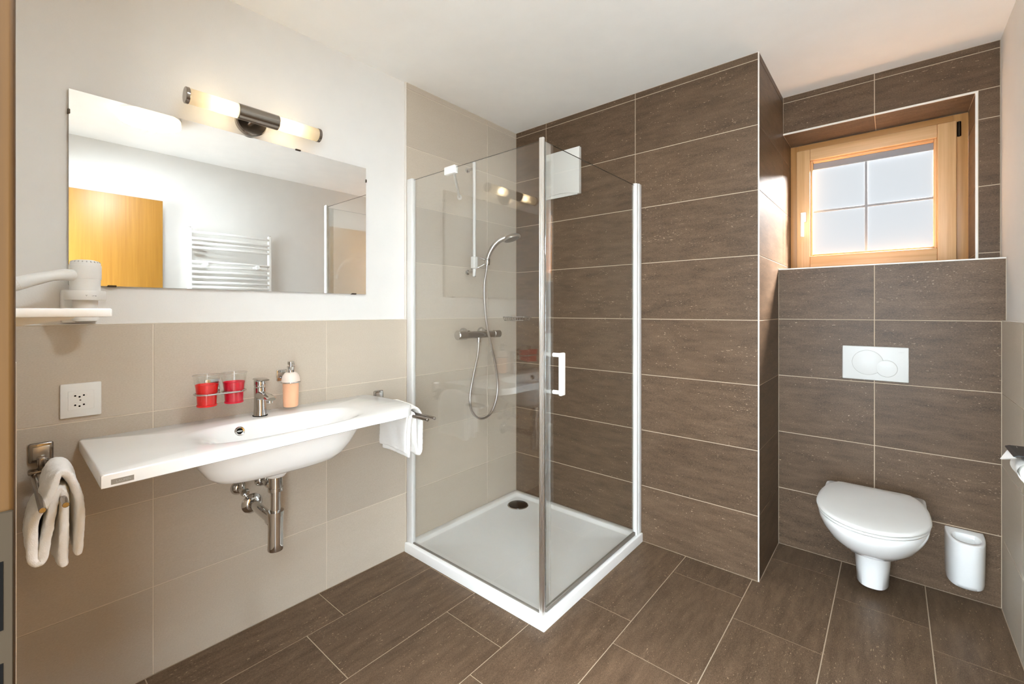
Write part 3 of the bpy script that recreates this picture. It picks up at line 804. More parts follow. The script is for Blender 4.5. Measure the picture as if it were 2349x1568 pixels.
def orr(prof): return [[oc + on_ * h + oa * (r * math.cos(2 * PI * k / 28)) + ob * (r * math.sin(2 * PI * k / 28)) for k in range(28)] for r, h in prof]
bm = BM(); ring_loft(bm, orr([(0.0165, -0.004), (0.0165, 0.002), (0.0145, 0.004), (0.0105, 0.003), (0.0105, 0.000)]), True, False); finish('overflow_ring', bm, 'chrome', wb)
bm = BM(); ring_loft(bm, orr([(0.0105, -0.001), (0.0105, 0.0012)])); finish('overflow_hole', bm, 'black', wb)
bm = BM(); ring_loft(bm, [[p + ob * 0 for p in r] for r in [[oc + on_ * h + (oa if abs(oa.y) > .5 else ob) * (0.0095 * math.cos(2 * PI * k / 20)) + (ob if abs(oa.y) > .5 else oa) * (0.003 * math.sin(2 * PI * k / 20)) for k in range(20)] for h in (0.001, 0.0028)]]); finish('overflow_bar', bm, 'chrome', wb)
bm = BM(); lathe(bm, [(0.032, 0.7215), (0.032, 0.724), (0.028, 0.727), (0.0, 0.728)], (0.275, -1.63, 0), 'z', 36); finish('drain_plug', bm, 'chrome', wb)
def fx(y): # x of the front edge at y
    for (xa, ya), (xb_, yb_) in zip(front, front[1:]):
        if ya <= y <= yb_: return xa + (xb_ - xa) * (y - ya) / (yb_ - ya)
    return front[0][0]
lab_dir = Vector((fx(-2.068) - fx(-2.112), 0.044, 0)).normalized(); lab_n = Vector((lab_dir.y, -lab_dir.x, 0))
p0 = Vector((fx(-2.112), -2.112, 0)); q = [p0, p0 + lab_dir * 0.0445]
bm = BM(); ring_loft(bm, [[p0 + lab_n * h + Vector((0, 0, 0.8215)), q[1] + lab_n * h + Vector((0, 0, 0.8215)), q[1] + lab_n * h + Vector((0, 0, 0.8345)), p0 + lab_n * h + Vector((0, 0, 0.8345))] for h in (-0.0003, 0.0006)])
lb = finish('label_sticker', bm, 'label_grey', wb, smooth=False)
lt = add_text('lettering', 'LAUFEN', 0.0078, 'print_pale', None, p0 + lab_dir * 0.0095 + lab_n * 0.0008 + Vector((0, 0, 0.8252)), lab_dir, (0, 0, 1), 1.05)
lt.parent = lb; lt.matrix_parent_inverse = Matrix.Translation(wb.location).inverted() @ Matrix.Identity(4)
lt.matrix_parent_inverse = Matrix.Identity(4)

# ------------------------------------------------------------------ basin tap
tp = thing('basin_tap', 'chrome single lever basin tap behind the bowl', 'tap', (0.086, -1.633, 0.850))
def oval(cx_, cy_, rx, ry, z, n=28): return [(cx_ + rx * math.cos(2 * PI * k / n), cy_ + ry * math.sin(2 * PI * k / n), z) for k in range(n)]
bm = BM(); ring_loft(bm, [oval(0.086, -1.633, 0.026, 0.0255, 0.8502), oval(0.086, -1.633, 0.026, 0.0255, 0.853)]); finish('base_ring', bm, 'black', tp)
bm = BM(); ring_loft(bm, [oval(0.086, -1.633, 0.0245, 0.0235, 0.853), oval(0.085, -1.633, 0.0225, 0.0205, 0.880), oval(0.084, -1.633, 0.0215, 0.0200, 0.920), oval(0.083, -1.633, 0.0215, 0.0205, 0.958), oval(0.083, -1.633, 0.0195, 0.0185, 0.960)]); finish('body', bm, 'chrome', tp)
bm = BM()
sr = []
for t, zc, hw, hh in ((0.0, 0.928, 0.018, 0.019), (0.35, 0.931, 0.0175, 0.013), (0.7, 0.930, 0.018, 0.0095), (0.92, 0.927, 0.0185, 0.008), (1.0, 0.926, 0.015, 0.006)):
    x = 0.094 + t * 0.100
    sr.append([(x, -1.633 + hw * math.copysign(abs(math.cos(2 * PI * k / 24)) ** 0.75, math.cos(2 * PI * k / 24)), zc + hh * math.copysign(abs(math.sin(2 * PI * k / 24)) ** 0.75, math.sin(2 * PI * k / 24))) for k in range(24)])
ring_loft(bm, sr); finish('spout', bm, 'chrome', tp)
bm = BM(); cyl(bm, (0.180, -1.633, 0.921), (0.180, -1.633, 0.911), 0.0115, seg=20, bev=0.001); finish('aerator', bm, 'chrome', tp)
bm = BM(); ring_loft(bm, [oval(0.083, -1.633, 0.0205, 0.0195, 0.962), oval(0.083, -1.633, 0.0215, 0.0205, 0.966), oval(0.083, -1.633, 0.0215, 0.0205, 0.983), oval(0.081, -1.633, 0.019, 0.018, 0.989)]); finish('cartridge_cap', bm, 'chrome', tp)
bm = BM()
sr = []
for t, zc, hw, hh in ((0.0, 0.9895, 0.0195, 0.0045), (0.5, 0.992, 0.018, 0.004), (1.0, 0.991, 0.013, 0.0028)):
    x = 0.066 + t * 0.075
    sr.append([(x, -1.633 + hw * math.copysign(abs(math.cos(2 * PI * k / 20)) ** 0.6, math.cos(2 * PI * k / 20)), zc + hh * math.copysign(abs(math.sin(2 * PI * k / 20)) ** 0.6, math.sin(2 * PI * k / 20))) for k in range(20)])
ring_loft(bm, sr); finish('lever', bm, 'chrome', tp)

# ------------------------------------------------------------------ bottle trap and valves under the basin
tr_ = thing('bottle_trap', 'chrome bottle trap hanging under the washbasin', 'drain trap', (0.25, -1.641, 0.40))
bm = BM(); lathe(bm, [(0.036, 0.6925), (0.036, 0.668), (0.030, 0.660)], (0.25, -1.641, 0), 'z', 32); finish('top_flange', bm, 'white_plastic', tr_)
bm = BM(); lathe(bm, [(0.0225, 0.661), (0.0225, 0.620), (0.0250, 0.6195), (0.0250, 0.607), (0.0215, 0.605)], (0.25, -1.641, 0), 'z', 32); finish('collar', bm, 'chrome', tr_)
bm = BM(); cyl(bm, (0.25, -1.641, 0.610), (0.25, -1.641, 0.520), 0.0165, seg=28); finish('down_pipe', bm, 'chrome', tr_)
bm = BM(); lathe(bm, [(0.0185, 0.536), (0.0275, 0.535), (0.0275, 0.520), (0.0255, 0.519)], (0.25, -1.641, 0), 'z', 32); finish('nut', bm, 'chrome', tr_)
bm = BM(); lathe(bm, [(0.0255, 0.520), (0.0250, 0.470), (0.0255, 0.420), (0.0265, 0.400), (0.0250, 0.396), (0.0, 0.3955)], (0.25, -1.641, 0), 'z', 36); finish('bottle', bm, 'chrome', tr_)
bm = BM(); cyl(bm, (0.245, -1.641, 0.4915), (0.004, -1.632, 0.4915), 0.0175, seg=24); finish('outlet_pipe', bm, 'chrome', tr_)
bm = BM(); cyl(bm, (0.232, -1.6405, 0.4915), (0.205, -1.6395, 0.4915), 0.022, seg=24, bev=0.002); finish('outlet_nut', bm, 'chrome', tr_)
bm = BM(); lathe(bm, [(0.0385, 0.0005), (0.0385, 0.004), (0.030, 0.012), (0.0185, 0.018)], (0, -1.632, 0.4895), 'x', 36); finish('wall_flange', bm, 'chrome', tr_)
for i, (y, z, lab) in enumerate(((-1.681, 0.566, 'chrome angle valve under the basin, left of the trap pipe'), (-1.597, 0.574, 'chrome angle valve under the basin, half hidden behind the trap collar'))):
    av = thing('angle_valve', lab, 'valve', (0.03, y, z), 'angle valves below the washbasin')
    bm = BM(); lathe(bm, [(0.027, 0.0005), (0.026, 0.006), (0.018, 0.014), (0.012, 0.018)], (0, y, z), 'x', 28); finish('wall_flange', bm, 'chrome', av)
    bm = BM(); cyl(bm, (0.012, y, z), (0.060, y, z), 0.0105, seg=18); finish('body', bm, 'chrome', av)
    bm = BM(); lathe(bm, [(0.0135, 0.060), (0.0155, 0.064), (0.0155, 0.078), (0.012, 0.084), (0.0, 0.085)], (0, y, z), 'x', 10); finish('turn_knob', bm, 'chrome', av, angle=20)
    bm = BM(); cyl(bm, (0.044, y, z + 0.006), (0.044, y, z + 0.026), 0.0095, seg=12, bev=0.001); finish('nut', bm, 'chrome', av)
    bm = BM(); tube(bm, [(0.044, y, z + 0.02), (0.046, y, z + 0.06), (0.070, y + 0.012 * (1 - 2 * i), z + 0.112)], 0.0055, 10); finish('supply_pipe', bm, 'chrome', av)

# ------------------------------------------------------------------ tumblers and holder, soap dispenser
GX = 0.100
gh = thing('tumbler_holder', 'chrome double ring holder for two tumblers on the tiled wall', 'holder', (0, -1.768, 0.955))
bm = BM(); box(bm, 0.0005, 0.009, -1.792, -1.744, 0.948, 0.998, 0.003, 2); finish('wall_plate', bm, 'chrome', gh)
bm = BM(); box(bm, 0.009, 0.060, -1.776, -1.760, 0.955, 0.967, 0.003, 2); finish('arm', bm, 'chrome', gh)
for y in (-1.8115, -1.7265):
    bm = BM(); tube(bm, [(GX + 0.0365 * math.cos(2 * PI * k / 36), y + 0.0365 * math.sin(2 * PI * k / 36), 0.961) for k in range(36)], 0.0034, 10, closed=True); finish('ring', bm, 'chrome', gh)
bm = BM(); tube(bm, catmull([(GX + 0.0365, -1.826, 0.961), (GX + 0.0405, -1.81, 0.961), (GX + 0.0395, -1.769, 0.961), (GX + 0.0405, -1.728, 0.961), (GX + 0.0365, -1.712, 0.961)], 5), 0.0036, 8); finish('front_bar', bm, 'chrome', gh)
for y, mat, lab in ((-1.8115, 'red', 'clear tumbler with bright red lower half, nearer the socket'), (-1.7265, 'crimson', 'clear tumbler with crimson pink lower half, nearer the tap')):
    tg = thing('tumbler', lab, 'glass', (GX, y, 0.918), 'tumblers in the ring holder')
    bm = BM(); lathe(bm, [(0.0295, 0.919), (0.0312, 0.950), (0.0345, 0.985), (0.0430, 1.026), (0.0418, 1.026), (0.0335, 0.986), (0.0302, 0.951), (0.0285, 0.922)], (GX, y, 0), 'z', 40, cap=False); finish('glass', bm, 'tumbler', tg)
    bm = BM(); lathe(bm, [(0.0, 0.9235), (0.0283, 0.9235), (0.0300, 0.951), (0.0333, 0.986), (0.0350, 0.9935), (0.0340, 0.9935), (0.0322, 0.986), (0.0, 0.984)], (GX, y, 0), 'z', 40); finish('coloured_insert', bm, mat, tg)
    bm = BM(); lathe(bm, [(0.0295, 0.9170), (0.0302, 0.9185), (0.0302, 0.9232), (0.0, 0.9232)], (GX, y, 0), 'z', 40); finish('foot', bm, mat, tg)
    bm = BM(); tube(bm, [(GX + 0.0424 * math.cos(2 * PI * k / 40), y + 0.0424 * math.sin(2 * PI * k / 40), 1.026) for k in range(40)], 0.0008, 6, closed=True); finish('rim', bm, 'steel', tg)

SY, SX = -1.5195, 0.090
sd = thing('soap_dispenser', 'peach liquid soap dispenser in a chrome wall holder beside the tap', 'soap dispenser', (SX, SY, 0.868))
bm = BM(); box(bm, 0.0005, 0.010, SY - 0.022, SY + 0.022, 0.962, 1.008, 0.003, 2); finish('wall_plate', bm, 'chrome', sd)
bm = BM(); box(bm, 0.010, SX - 0.032, SY - 0.006, SY + 0.006, 0.968, 0.976, 0.002, 2); finish('arm', bm, 'chrome', sd)
bm = BM(); tube(bm, [(SX + 0.0345 * math.cos(2 * PI * k / 40), SY + 0.0345 * math.sin(2 * PI * k / 40), 0.966) for k in range(40)], 0.0027, 10, closed=True); finish('ring', bm, 'chrome', sd)
bm = BM(); lathe(bm, [(0.0255, 0.868), (0.0275, 0.8715), (0.0285, 0.900), (0.0300, 0.963), (0.0315, 0.965)], (SX, SY, 0), 'z', 40); finish('bottle', bm, 'peach', sd)
bm = BM(); lathe(bm, [(0.0335, 0.965), (0.0342, 0.970), (0.0335, 0.980), (0.0300, 0.992), (0.0235, 1.001), (0.0160, 1.005), (0.0, 1.006)], (SX, SY, 0), 'z', 40); finish('shoulder', bm, 'opal_cap', sd)
bm = BM(); lathe(bm, [(0.0130, 1.004), (0.0130, 1.024), (0.0145, 1.026), (0.0145, 1.029), (0.0070, 1.030), (0.0070, 1.036)], (SX, SY, 0), 'z', 28); finish('pump_collar', bm, 'chrome', sd)
bm = BM(); lathe(bm, [(0.0105, 1.036), (0.0125, 1.038), (0.0125, 1.047), (0.0110, 1.0485), (0.0, 1.049)], (SX, SY, 0), 'z', 24); tube(bm, [(SX + 0.008, SY, 1.0425), (SX + 0.026, SY, 1.0405), (SX + 0.031, SY, 1.035)], 0.0042, 10); finish('pump_head', bm, 'chrome', sd)

# ------------------------------------------------------------------ double towel bars and towels
def towel_holder(yc, yb, label):
    th = thing('towel_holder', label, 'towel rail', (0, yc, 0.80), 'twin arm towel rails beside the washbasin')
    bm = BM(); box(bm, 0.0005, 0.012, yc - 0.026, yc + 0.026, 0.802, 0.860, 0.005, 3); finish('wall_plate', bm, 'chrome_dark', th)
    bm = BM(); box(bm, 0.012, 0.016, yc - 0.018, yc + 0.018, 0.812, 0.850, 0.002, 2); finish('face_plate', bm, 'steel', th)
    bm = BM(); box(bm, 0.012, 0.048, yc - 0.010, yc + 0.010, 0.786, 0.822, 0.004, 2); finish('arm', bm, 'chrome_dark', th)
    bm = BM(); box(bm, 0.034, 0.068, min(yb) - 0.012, max(yb) + 0.012, 0.781, 0.792, 0.004, 2); finish('yoke', bm, 'chrome_dark', th)
    for y, xe in zip(yb, (0.395, 0.395)):
        bm = BM(); cyl(bm, (0.042, y, 0.7765), (xe, y, 0.7765), 0.0068, seg=18, bev=0.001); finish('bar', bm, 'chrome_dark', th)
towel_holder(-2.208, (-2.2250, -2.1855), 'twin chrome towel rail below the wall socket')
towel_holder(-1.063, (-1.0675, -1.0285), 'twin chrome towel rail between washbasin and shower')

def towel(label, path, x0, x1, half, nx=14, seed=1, skew=0.0):
    rnd = random.Random(seed)
    C = catmull([(y, z, 0) for y, z in path], 7); n = len(C)
    def section(x, shrink, wob):
        up, dn = [], []
        for i in range(n):
            d = (C[min(i + 1, n - 1)] - C[max(i - 1, 0)]).normalized(); nr = Vector((-d.y, d.x, 0))
            s = i / (n - 1)
            hw = half * (1 - shrink) * (1 + 0.12 * math.sin(9 * s + 3 * wob))
            w = 0.0022 * math.sin(17 * s + 31 * x + seed) + 0.0016 * math.sin(41 * s - 57 * x)
            c = C[i] + nr * w
            up.append(c + nr * hw); dn.append(c - nr * hw)
        # rounded ends
        d0 = (C[0] - C[1]).normalized(); d1 = (C[-1] - C[-2]).normalized()
        ring = up + [C[-1] + d1 * half * 0.75 * (1 - shrink)] + dn[::-1] + [C[0] + d0 * half * 0.75 * (1 - shrink)]
        return [(x, p.x + skew * (x - x1), p.y + 0.004 * math.sin(20 * x + seed)) for p in ring]
    rings = []
    L_ = x1 - x0
    for x, sh in ((x0, 0.65), (x0 + 0.002, 0.3), (x0 + 0.006, 0.08)): rings.append(section(x, sh, 0))
    for k in range(1, nx): rings.append(section(x0 + 0.006 + (L_ - 0.012) * k / nx, 0.0, k / nx))
    for x, sh in ((x1 - 0.006, 0.08), (x1 - 0.002, 0.3), (x1, 0.65)): rings.append(section(x, sh, 1))
    bm = BM(); ring_loft(bm, rings, True, True)
    for f in [f for f in bm.faces if len(f.verts) > 4]:
        bmesh.ops.triangulate(bm, faces=[f])
    o = finish('hand_towel', bm, 'towel', None, angle=80)
    tag(o, label, 'towel', 'white hand towels')
    tx = bpy.data.textures.new('terry', 'CLOUDS'); tx.noise_scale = 0.012
    ss = o.modifiers.new('subdivide', 'SUBSURF'); ss.levels = 1; ss.render_levels = 1
    dm = o.modifiers.new('nap', 'DISPLACE'); dm.texture = tx; dm.strength = 0.0035; dm.mid_level = 0.5
    return o
towel('thick white towel folded over the rail below the socket',
      [(-2.1862, 0.600), (-2.1855, 0.650), (-2.1839, 0.700), (-2.180, 0.765), (-2.1862, 0.796), (-2.1965, 0.778), (-2.2060, 0.735), (-2.2125, 0.680), (-2.2165, 0.645), (-2.2250, 0.6265), (-2.2365, 0.640),
       (-2.2385, 0.690), (-2.2345, 0.732), (-2.2150, 0.770), (-2.2060, 0.806), (-2.1930, 0.834), (-2.1740, 0.824), (-2.1605, 0.778), (-2.1563, 0.723), (-2.1575, 0.618)],
      0.140, 0.335, 0.0098, seed=1)
towel('white towel hanging half hidden behind the rounded washbasin end',
      [(-1.0850, 0.600), (-1.0855, 0.650), (-1.0840, 0.700), (-1.078, 0.770), (-1.0680, 0.797), (-1.0560, 0.775), (-1.0500, 0.700), (-1.0470, 0.640), (-1.0400, 0.606), (-1.0260, 0.604),
       (-1.0200, 0.640), (-1.0170, 0.700), (-1.0180, 0.770), (-1.0330, 0.806), (-1.0550, 0.818), (-1.0830, 0.812), (-1.0990, 0.775), (-1.1030, 0.700), (-1.1040, 0.625)],
      0.085, 0.290, 0.0065, seed=5)

# ------------------------------------------------------------------ socket
so = thing('wall_socket', 'white double wall socket on beige tiles', 'socket', (0, -2.1215, 0.974))
bm = BM(); box(bm, 0.0005, 0.009, -2.1685, -2.0748, 0.9215, 1.0265, 0.003, 2); finish('cover_plate', bm, 'white_plastic', so)
bm = BM(); box(bm, 0.0085, 0.0105, -2.152, -2.092, 0.944, 1.004, 0.0015, 1); finish('insert', bm, 'white_plastic', so)
for zc in (0.9885, 0.9595):
    hexa = [(-2.1390, zc - 0.0075), (-2.1140, zc - 0.0075), (-2.1080, zc), (-2.1140, zc + 0.0075), (-2.1390, zc + 0.0075), (-2.1430, zc)]
    rg = [[(0.0112, y, z) for y, z in hexa], [(0.0100, (y + 2.1255) * 0.88 - 2.1255, (z - zc) * 0.85 + zc) for y, z in hexa]]
    bm = BM(); ring_loft(bm, [[(0.0104, y, z) for y, z in hexa]] + rg, False, True); o_ = finish('outlet', bm, 'acrylic', so, smooth=False)
    for y, z in ((-2.1355, zc), (-2.1160, zc), (-2.1258, zc - 0.004)):
        bm = BM(); cyl(bm, (0.0101, y, z), (0.0106, y, z), 0.0026, seg=14); h_ = finish('pin_hole', bm, 'black', so, smooth=False)
bm = BM(); cyl(bm, (0.0103, -2.1240, 0.974), (0.0110, -2.1240, 0.974), 0.0022, seg=14); finish('screw', bm, 'print', so)

# ------------------------------------------------------------------ hair dryer and its wall bracket
DX, DY = 0.098, -2.1215
hd = thing('hair_dryer', 'white wall-mounted hair dryer hanging left of the mirror', 'hair dryer', (DX, DY, 1.22))
bm = BM(); lathe(bm, [(0.0335, 1.300), (0.0345, 1.345), (0.0350, 1.385), (0.0340, 1.394), (0.0300, 1.400), (0.018, 1.4035), (0.0, 1.4045)], (DX, DY, 0), 'z', 40); finish('motor_housing', bm, 'white_plastic', hd)
bm = BM(); lathe(bm, [(0.0357, 1.3460), (0.0362, 1.3480), (0.0362, 1.3860), (0.0352, 1.3885)], (DX, DY, 0), 'z', 40, cap=False); finish('upper_shell', bm, 'white_plastic', hd)
for k in range(22):
    a = 2 * PI * k / 22
    bm = BM(); c_, s_ = math.cos(a), math.sin(a)
    cyl(bm, (DX + 0.0305 * c_, DY + 0.0305 * s_, 1.3985), (DX + 0.0330 * c_, DY + 0.0330 * s_, 1.3945), 0.0016, seg=6); finish('intake_slot', bm, 'print_pale', hd)
bm = BM(); lathe(bm, [(0.0300, 1.300), (0.0275, 1.262), (0.0265, 1.240), (0.030, 1.232), (0.0275, 1.2215), (0.022, 1.2195)], (DX, DY, 0), 'z', 36); finish('nozzle', bm, 'white_plastic', hd)
bm = BM(); lathe(bm, [(0.022, 1.2196), (0.022, 1.2185), (0.0, 1.2185)], (DX, DY, 0), 'z', 32); finish('outlet_grille', bm, 'black', hd)
hpth = catmull([(DX + 0.010, DY - 0.020, 1.3555), (0.120, -2.165, 1.3560), (0.126, -2.195, 1.3500), (0.131, -2.228, 1.3385), (0.134, -2.262, 1.3240)], 6)
bm = BM(); tube(bm, hpth, 0.0135, 18, radii=[0.0148 + 0.0075 * abs(i / (len(hpth) - 1) - 0.5) for i in range(len(hpth))]); finish('handle', bm, 'white_plastic', hd)
bm = BM(); cyl(bm, (0.1335, -2.2560, 1.3265), (0.1352, -2.2700, 1.3205), 0.0182, seg=20, bev=0.002); finish('handle_cap', bm, 'trim_white', hd)
hb = thing('dryer_bracket', 'white ring bracket holding the hair dryer to the wall', 'bracket', (0, DY, 1.26))
bm = BM(); lathe(bm, [(0.0372, 1.3115), (0.0452, 1.3115), (0.0462, 1.3085), (0.0462, 1.2855), (0.0450, 1.2835), (0.0372, 1.2835), (0.0365, 1.286), (0.0365, 1.309)], (DX, DY, 0), 'z', 48, cap=False)
bm.verts.ensure_lookup_table()
R_ = [bm.verts[i * 48:(i + 1) * 48] for i in range(8)]
for j in range(48): bm.faces.new((R_[7][j], R_[7][(j + 1) % 48], R_[0][(j + 1) % 48], R_[0][j]))
finish('ring', bm, 'white_plastic', hb)
bm = BM(); box(bm, 0.010, 0.058, DY - 0.020, DY + 0.020, 1.286, 1.308, 0.004, 2); finish('arm', bm, 'white_plastic', hb)
bm = BM(); box(bm, -0.0098, 0.014, DY - 0.046, DY + 0.038, 1.215, 1.318, 0.008, 3); finish('wall_base', bm, 'white_plastic', hb)
tx_dir = Vector((-0.05, 1.0, 0)).normalized()
add_text('lettering', 'Valera', 0.0062, 'print', hb, Vector((DX + 0.0464, DY - 0.004, 1.2945)), (-0.12, 1, 0), (0, 0, 1), 1.5)

# ------------------------------------------------------------------ white shelf on the front wall
sh = thing('wall_shelf', 'narrow white shelf board at the left edge under the dryer', 'shelf', (0.55, YFR, 1.235))
bm = BM(); box(bm, 0.30, 0.850, YFR - 0.0098, -2.1605, 1.2405, 1.2560, 0.003, 2); finish('board', bm, 'white_paint', sh)
for x in (0.40, 0.75):
    bm = BM(); prism(bm, [(YFR - 0.0098, 1.2405), (-2.20, 1.2405), (-2.205, 1.236), (YFR - 0.0098, 1.2205)], 'x', x - 0.008, x + 0.008); finish('bracket', bm, 'white_paint', sh, smooth=False)

# ------------------------------------------------------------------ toilet
TX = 1.864
to = thing('toilet', 'white wall-hung toilet with closed lid', 'toilet', (TX, 0.15, 0.02))
def egg(hw, yc, lf, lb, z, pb=2.0, pf=2.0, n=64, cx_=TX):
    out = []
    for k in range(n):
        a = 2 * PI * k / n; c, s = math.cos(a), math.sin(a)
        p = pb if s > 0 else pf
        x = hw * math.copysign(abs(c) ** (2 / p), c)
        y = (lb if s > 0 else lf) * math.copysign(abs(s) ** (2 / p), s)
        out.append((cx_ + x, yc + y, z))
    return out
B = YD - 0.0012
bowl = [egg(0.060, 0.33, 0.09, B - 0.33, 0.215, 5, 2.2), egg(0.092, 0.24, 0.17, B - 0.24, 0.232, 5, 2.1), egg(0.122, 0.20, 0.205, B - 0.20, 0.255, 5, 2.1), egg(0.152, 0.17, 0.235, B - 0.17, 0.295, 6, 2.1),
        egg(0.172, 0.15, 0.255, B - 0.15, 0.335, 7, 2.1), egg(0.182, 0.14, 0.268, B - 0.14, 0.365, 20, 2.1), egg(0.1845, 0.135, 0.272, B - 0.135, 0.385, 26, 2.1),
        egg(0.183, 0.135, 0.270, B - 0.136, 0.3925, 26, 2.1), egg(0.178, 0.135, 0.264, B - 0.138, 0.3950, 26, 2.1)]
bm = BM(); ring_loft(bm, bowl); finish('bowl', bm, 'ceramic', to, angle=50)
neck = [egg(0.050, 0.330, 0.100, B - 0.330, 0.022, 6, 2.6), egg(0.0585, 0.330, 0.115, B - 0.330, 0.030, 6, 2.6), egg(0.063, 0.330, 0.130, B - 0.330, 0.110, 6, 2.6), egg(0.070, 0.330, 0.140, B - 0.330, 0.200, 6, 2.5), egg(0.074, 0.330, 0.145, B - 0.330, 0.236, 6, 2.5)]
bm = BM(); ring_loft(bm, neck); finish('pedestal', bm, 'ceramic', to, angle=50)
def cut(ring, ymax): return [(x, min(y, ymax), z) for x, y, z in ring]
def lidring(d, z, ymax=0.378): return cut(egg(0.1885 - d, 0.105, 0.2585 - d, 0.33 - d, z, 2.6), ymax - d * 0.6)
seat = [lidring(0.018, 0.3945, 0.37), lidring(0.012, 0.3985, 0.37), lidring(0.0045, 0.4005, 0.37), lidring(0.003, 0.4045, 0.37), lidring(0.0055, 0.4075, 0.37), lidring(0.016, 0.4080, 0.37)]
bm = BM(); ring_loft(bm, seat); finish('seat', bm, 'white_plastic', to, angle=60)
lid = [lidring(0.018, 0.4082), lidring(0.014, 0.4110), lidring(0.0025, 0.4125), lidring(0, 0.4155), lidring(0, 0.4195), lidring(0.0035, 0.4240), lidring(0.013, 0.4268), lidring(0.09, 0.4290), lidring(0.165, 0.4295)]
bm = BM(); ring_loft(bm, lid); finish('lid', bm, 'white_plastic', to, angle=60)
for s in (-1, 1):
    bm = BM(); lathe(bm, [(0.012, 0.0), (0.012, s * 0.006), (0.009, s * 0.009), (0.0, s * 0.0095)], (TX + s * 0.165, 0.30, 0.300), 'x', 18); finish('bolt_cover', bm, 'white_plastic', to)

# ------------------------------------------------------------------ flush plate
fp = thing('flush_plate', 'white dual flush plate with two round buttons above the toilet', 'flush plate', (1.867, YD, 1.0))
def circ(cx_, cz_, r, y, n=48): return [(cx_ + r * math.cos(2 * PI * k / n), y, cz_ + r * math.sin(2 * PI * k / n)) for k in range(n)]
bm = BM(); box(bm, 1.7435, 1.9910, YD - 0.013, YD - 0.0005, 0.9185, 1.0810, 0.004, 3); finish('plate', bm, 'plate_white', fp)
for nm, cx_, cz_, r, y0 in (('large_button', 1.8415, 1.0030, 0.0600, YD - 0.0130), ('small_button', 1.9120, 0.9785, 0.0400, YD - 0.0136)):
    bm = BM(); ring_loft(bm, [circ(cx_, cz_, r, y0 + 0.002), circ(cx_, cz_, r, y0 - 0.0002), circ(cx_, cz_, r - 0.0015, y0 - 0.0002), circ(cx_, cz_, r - 0.0015, y0 + 0.0008)], False, False); finish('button_gap', bm, 'label_grey', fp, smooth=False)
    bm = BM(); ring_loft(bm, [circ(cx_, cz_, r - 0.0016, y0 + 0.002), circ(cx_, cz_, r - 0.0018, y0 - 0.0010), circ(cx_, cz_, r - 0.0035, y0 - 0.0016)]); finish(nm, bm, 'plate_white', fp)
add_text('lettering', 'GEBERIT', 0.0052, 'print_pale', fp, Vector((1.9545, YD - 0.0131, 1.0560)), (1, 0, 0), (0, 0, 1), 1.1)

# ------------------------------------------------------------------ wall-hung brush holder
bh = thing('brush_holder', 'white ceramic wall-hung toilet brush holder beside the toilet', 'brush holder', (2.17, 0.40, 0.10))
def dsh(hw, lf, z, n=56, yb=YD - 0.0012, cx_=2.170):
    pts = [(cx_ + hw, yb, z)]
    for k in range(n + 1):
        a = PI * k / n
        s, c = math.sin(a), math.cos(a)
        pts.append((cx_ + hw * math.copysign(abs(c) ** 0.8, c), yb - 0.02 - (lf - 0.02) * abs(s) ** 0.8, z))
    pts.append((cx_ - hw, yb, z))
    return pts
def dhole(hw, z, yc, ly, n=56):
    pts = [(2.170 + hw * math.cos(0), yc, z)]
    for k in range(n + 1):
        a = 2 * PI * (k + 1) / (n + 3)
        pts.append((2.170 + hw * math.cos(a), yc - ly * math.sin(a), z))
    a = 2 * PI * (n + 2) / (n + 3); pts.append((2.170 + hw * math.cos(a), yc - ly * math.sin(a), z))
    return pts
rg = [dsh(0.052, 0.110, 0.092), dsh(0.058, 0.130, 0.096), dsh(0.060, 0.142, 0.115), dsh(0.061, 0.175, 0.285), dsh(0.0600, 0.177, 0.2935), dsh(0.0570, 0.174, 0.2965)]
bm = BM(); ring_loft(bm, rg, True, False)
bm.verts.ensure_lookup_table()
top_ = [bm.verts[-(len(rg[-1])) + i] for i in range(len(rg[-1]))]
n_ = len(top_)
# inner opening ring, matched by angle about the opening's centre
cyo = 0.368
def hring(hw, ly, z):
    out = []
    for v in top_:
        a = math.atan2((v.co.y - cyo) / 0.085, (v.co.x - 2.170) / 0.058)
        out.append((2.170 + hw * math.cos(a), cyo + ly * math.sin(a), z))
    return out
prev = top_
for hw, ly, z in ((0.046, 0.062, 0.2965), (0.043, 0.059, 0.2940), (0.042, 0.058, 0.27), (0.040, 0.054, 0.13)):
    cur = [bm.verts.new(p) for p in hring(hw, ly, z)]
    for j in range(n_):
        k = (j + 1) % n_
        bm.faces.new((prev[j], prev[k], cur[k], cur[j]))
    prev = cur
bm.faces.new(prev)
finish('holder_body', bm, 'ceramic', bh, angle=50)

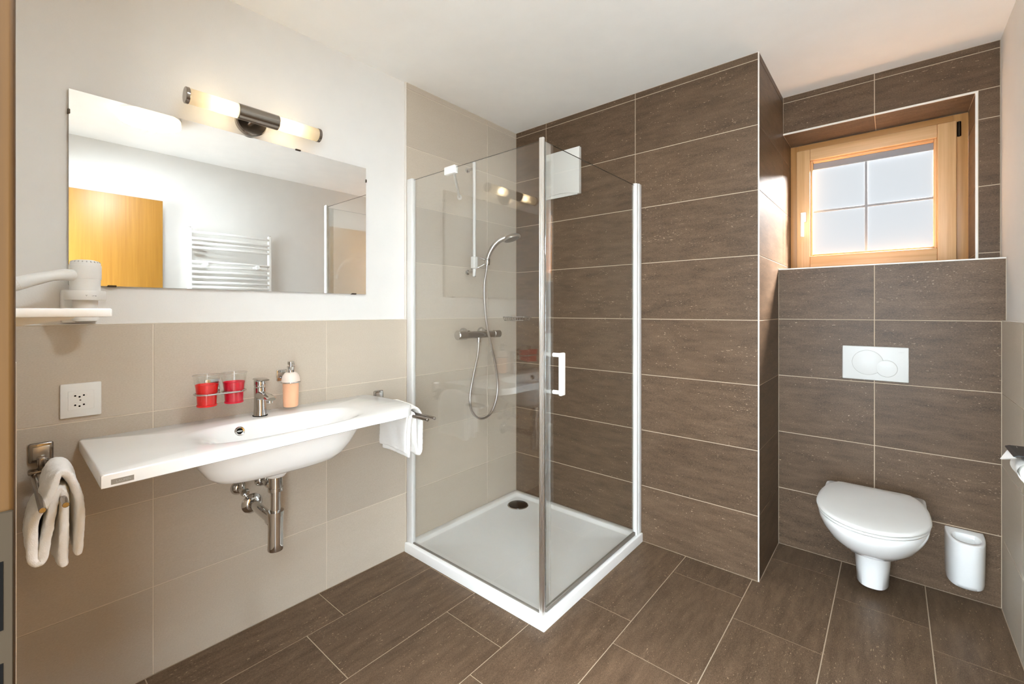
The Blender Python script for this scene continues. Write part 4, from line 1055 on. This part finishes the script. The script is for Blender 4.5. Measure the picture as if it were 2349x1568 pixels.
# ------------------------------------------------------------------ toilet roll holder on the right wall
ph = thing('paper_holder', 'chrome lidded toilet paper holder at the right edge', 'paper holder', (XR, -0.56, 0.80))
bm = BM(); box(bm, XR - 0.010, XR - 0.0005, -0.590, -0.530, 0.835, 0.880, 0.003, 2); finish('wall_plate', bm, 'chrome', ph)
bm = BM()
lp = [(XR - 0.012, 0.8875), (2.176, 0.8845), (2.168, 0.8815), (2.167, 0.8835), (2.175, 0.8868), (XR - 0.012, 0.8900)]
ring_loft(bm, [[(x, -0.622, z) for x, z in lp], [(x, -0.503, z) for x, z in lp]]); finish('lid', bm, 'dark_gloss', ph, smooth=False)
bm = BM(); tube(bm, [(2.1685, -0.622, 0.8815), (2.1685, -0.503, 0.8815)], 0.0016, 8); finish('lid_edge', bm, 'chrome', ph)
bm = BM(); box(bm, 2.186, 2.1865, -0.530, -0.516, 0.8872, 0.8882); finish('emblem', bm, 'print_pale', ph, smooth=False)
bm = BM(); tube(bm, [(XR - 0.006, -0.615, 0.862), (2.225, -0.615, 0.862), (2.225, -0.615, 0.826), (2.225, -0.505, 0.826)], 0.0045, 10); finish('arm', bm, 'chrome', ph)
pr_ = thing('toilet_roll', 'white toilet paper roll with folded loose end at the right edge', 'toilet paper', (2.225, -0.56, 0.77))
bm = BM(); lathe(bm, [(0.020, -0.612), (0.0420, -0.612), (0.0435, -0.610), (0.0435, -0.512), (0.0420, -0.510), (0.020, -0.510), (0.020, -0.612)], (2.2265, 0, 0.834), 'y', 48, cap=False); finish('roll', bm, 'paper', pr_)
sheet = [(2.190, 0.868), (2.180, 0.856), (2.1765, 0.842), (2.182, 0.826), (2.196, 0.806)]
cs = catmull([(x, z, 0) for x, z in sheet], 5)
bm = BM()
fa = []
for i, c in enumerate(cs):
    k = i / (len(cs) - 1)
    fa.append([bm.verts.new((c.x - 0.003 * math.sin(3 * k + 5 * t), -0.612 + 0.103 * t + 0.006 * k * (t - .5), c.y)) for t in (0, .25, .5, .75, 1)])
for i in range(len(fa) - 1):
    for j in range(4): bm.faces.new((fa[i][j], fa[i][j + 1], fa[i + 1][j + 1], fa[i + 1][j]))
bmesh.ops.solidify(bm, geom=bm.faces[:], thickness=0.0012)
finish('loose_sheet', bm, 'paper', pr_, angle=60)
bm = BM()
tri = [(2.1725, -0.508, 0.8770), (2.1700, -0.618, 0.8790), (2.1540, -0.535, 0.8530)]
tri2 = [(x + 0.004, y + 0.002, z - 0.002) for x, y, z in tri]
ring_loft(bm, [tri, tri2]); finish('folded_corner', bm, 'paper', pr_, smooth=False)
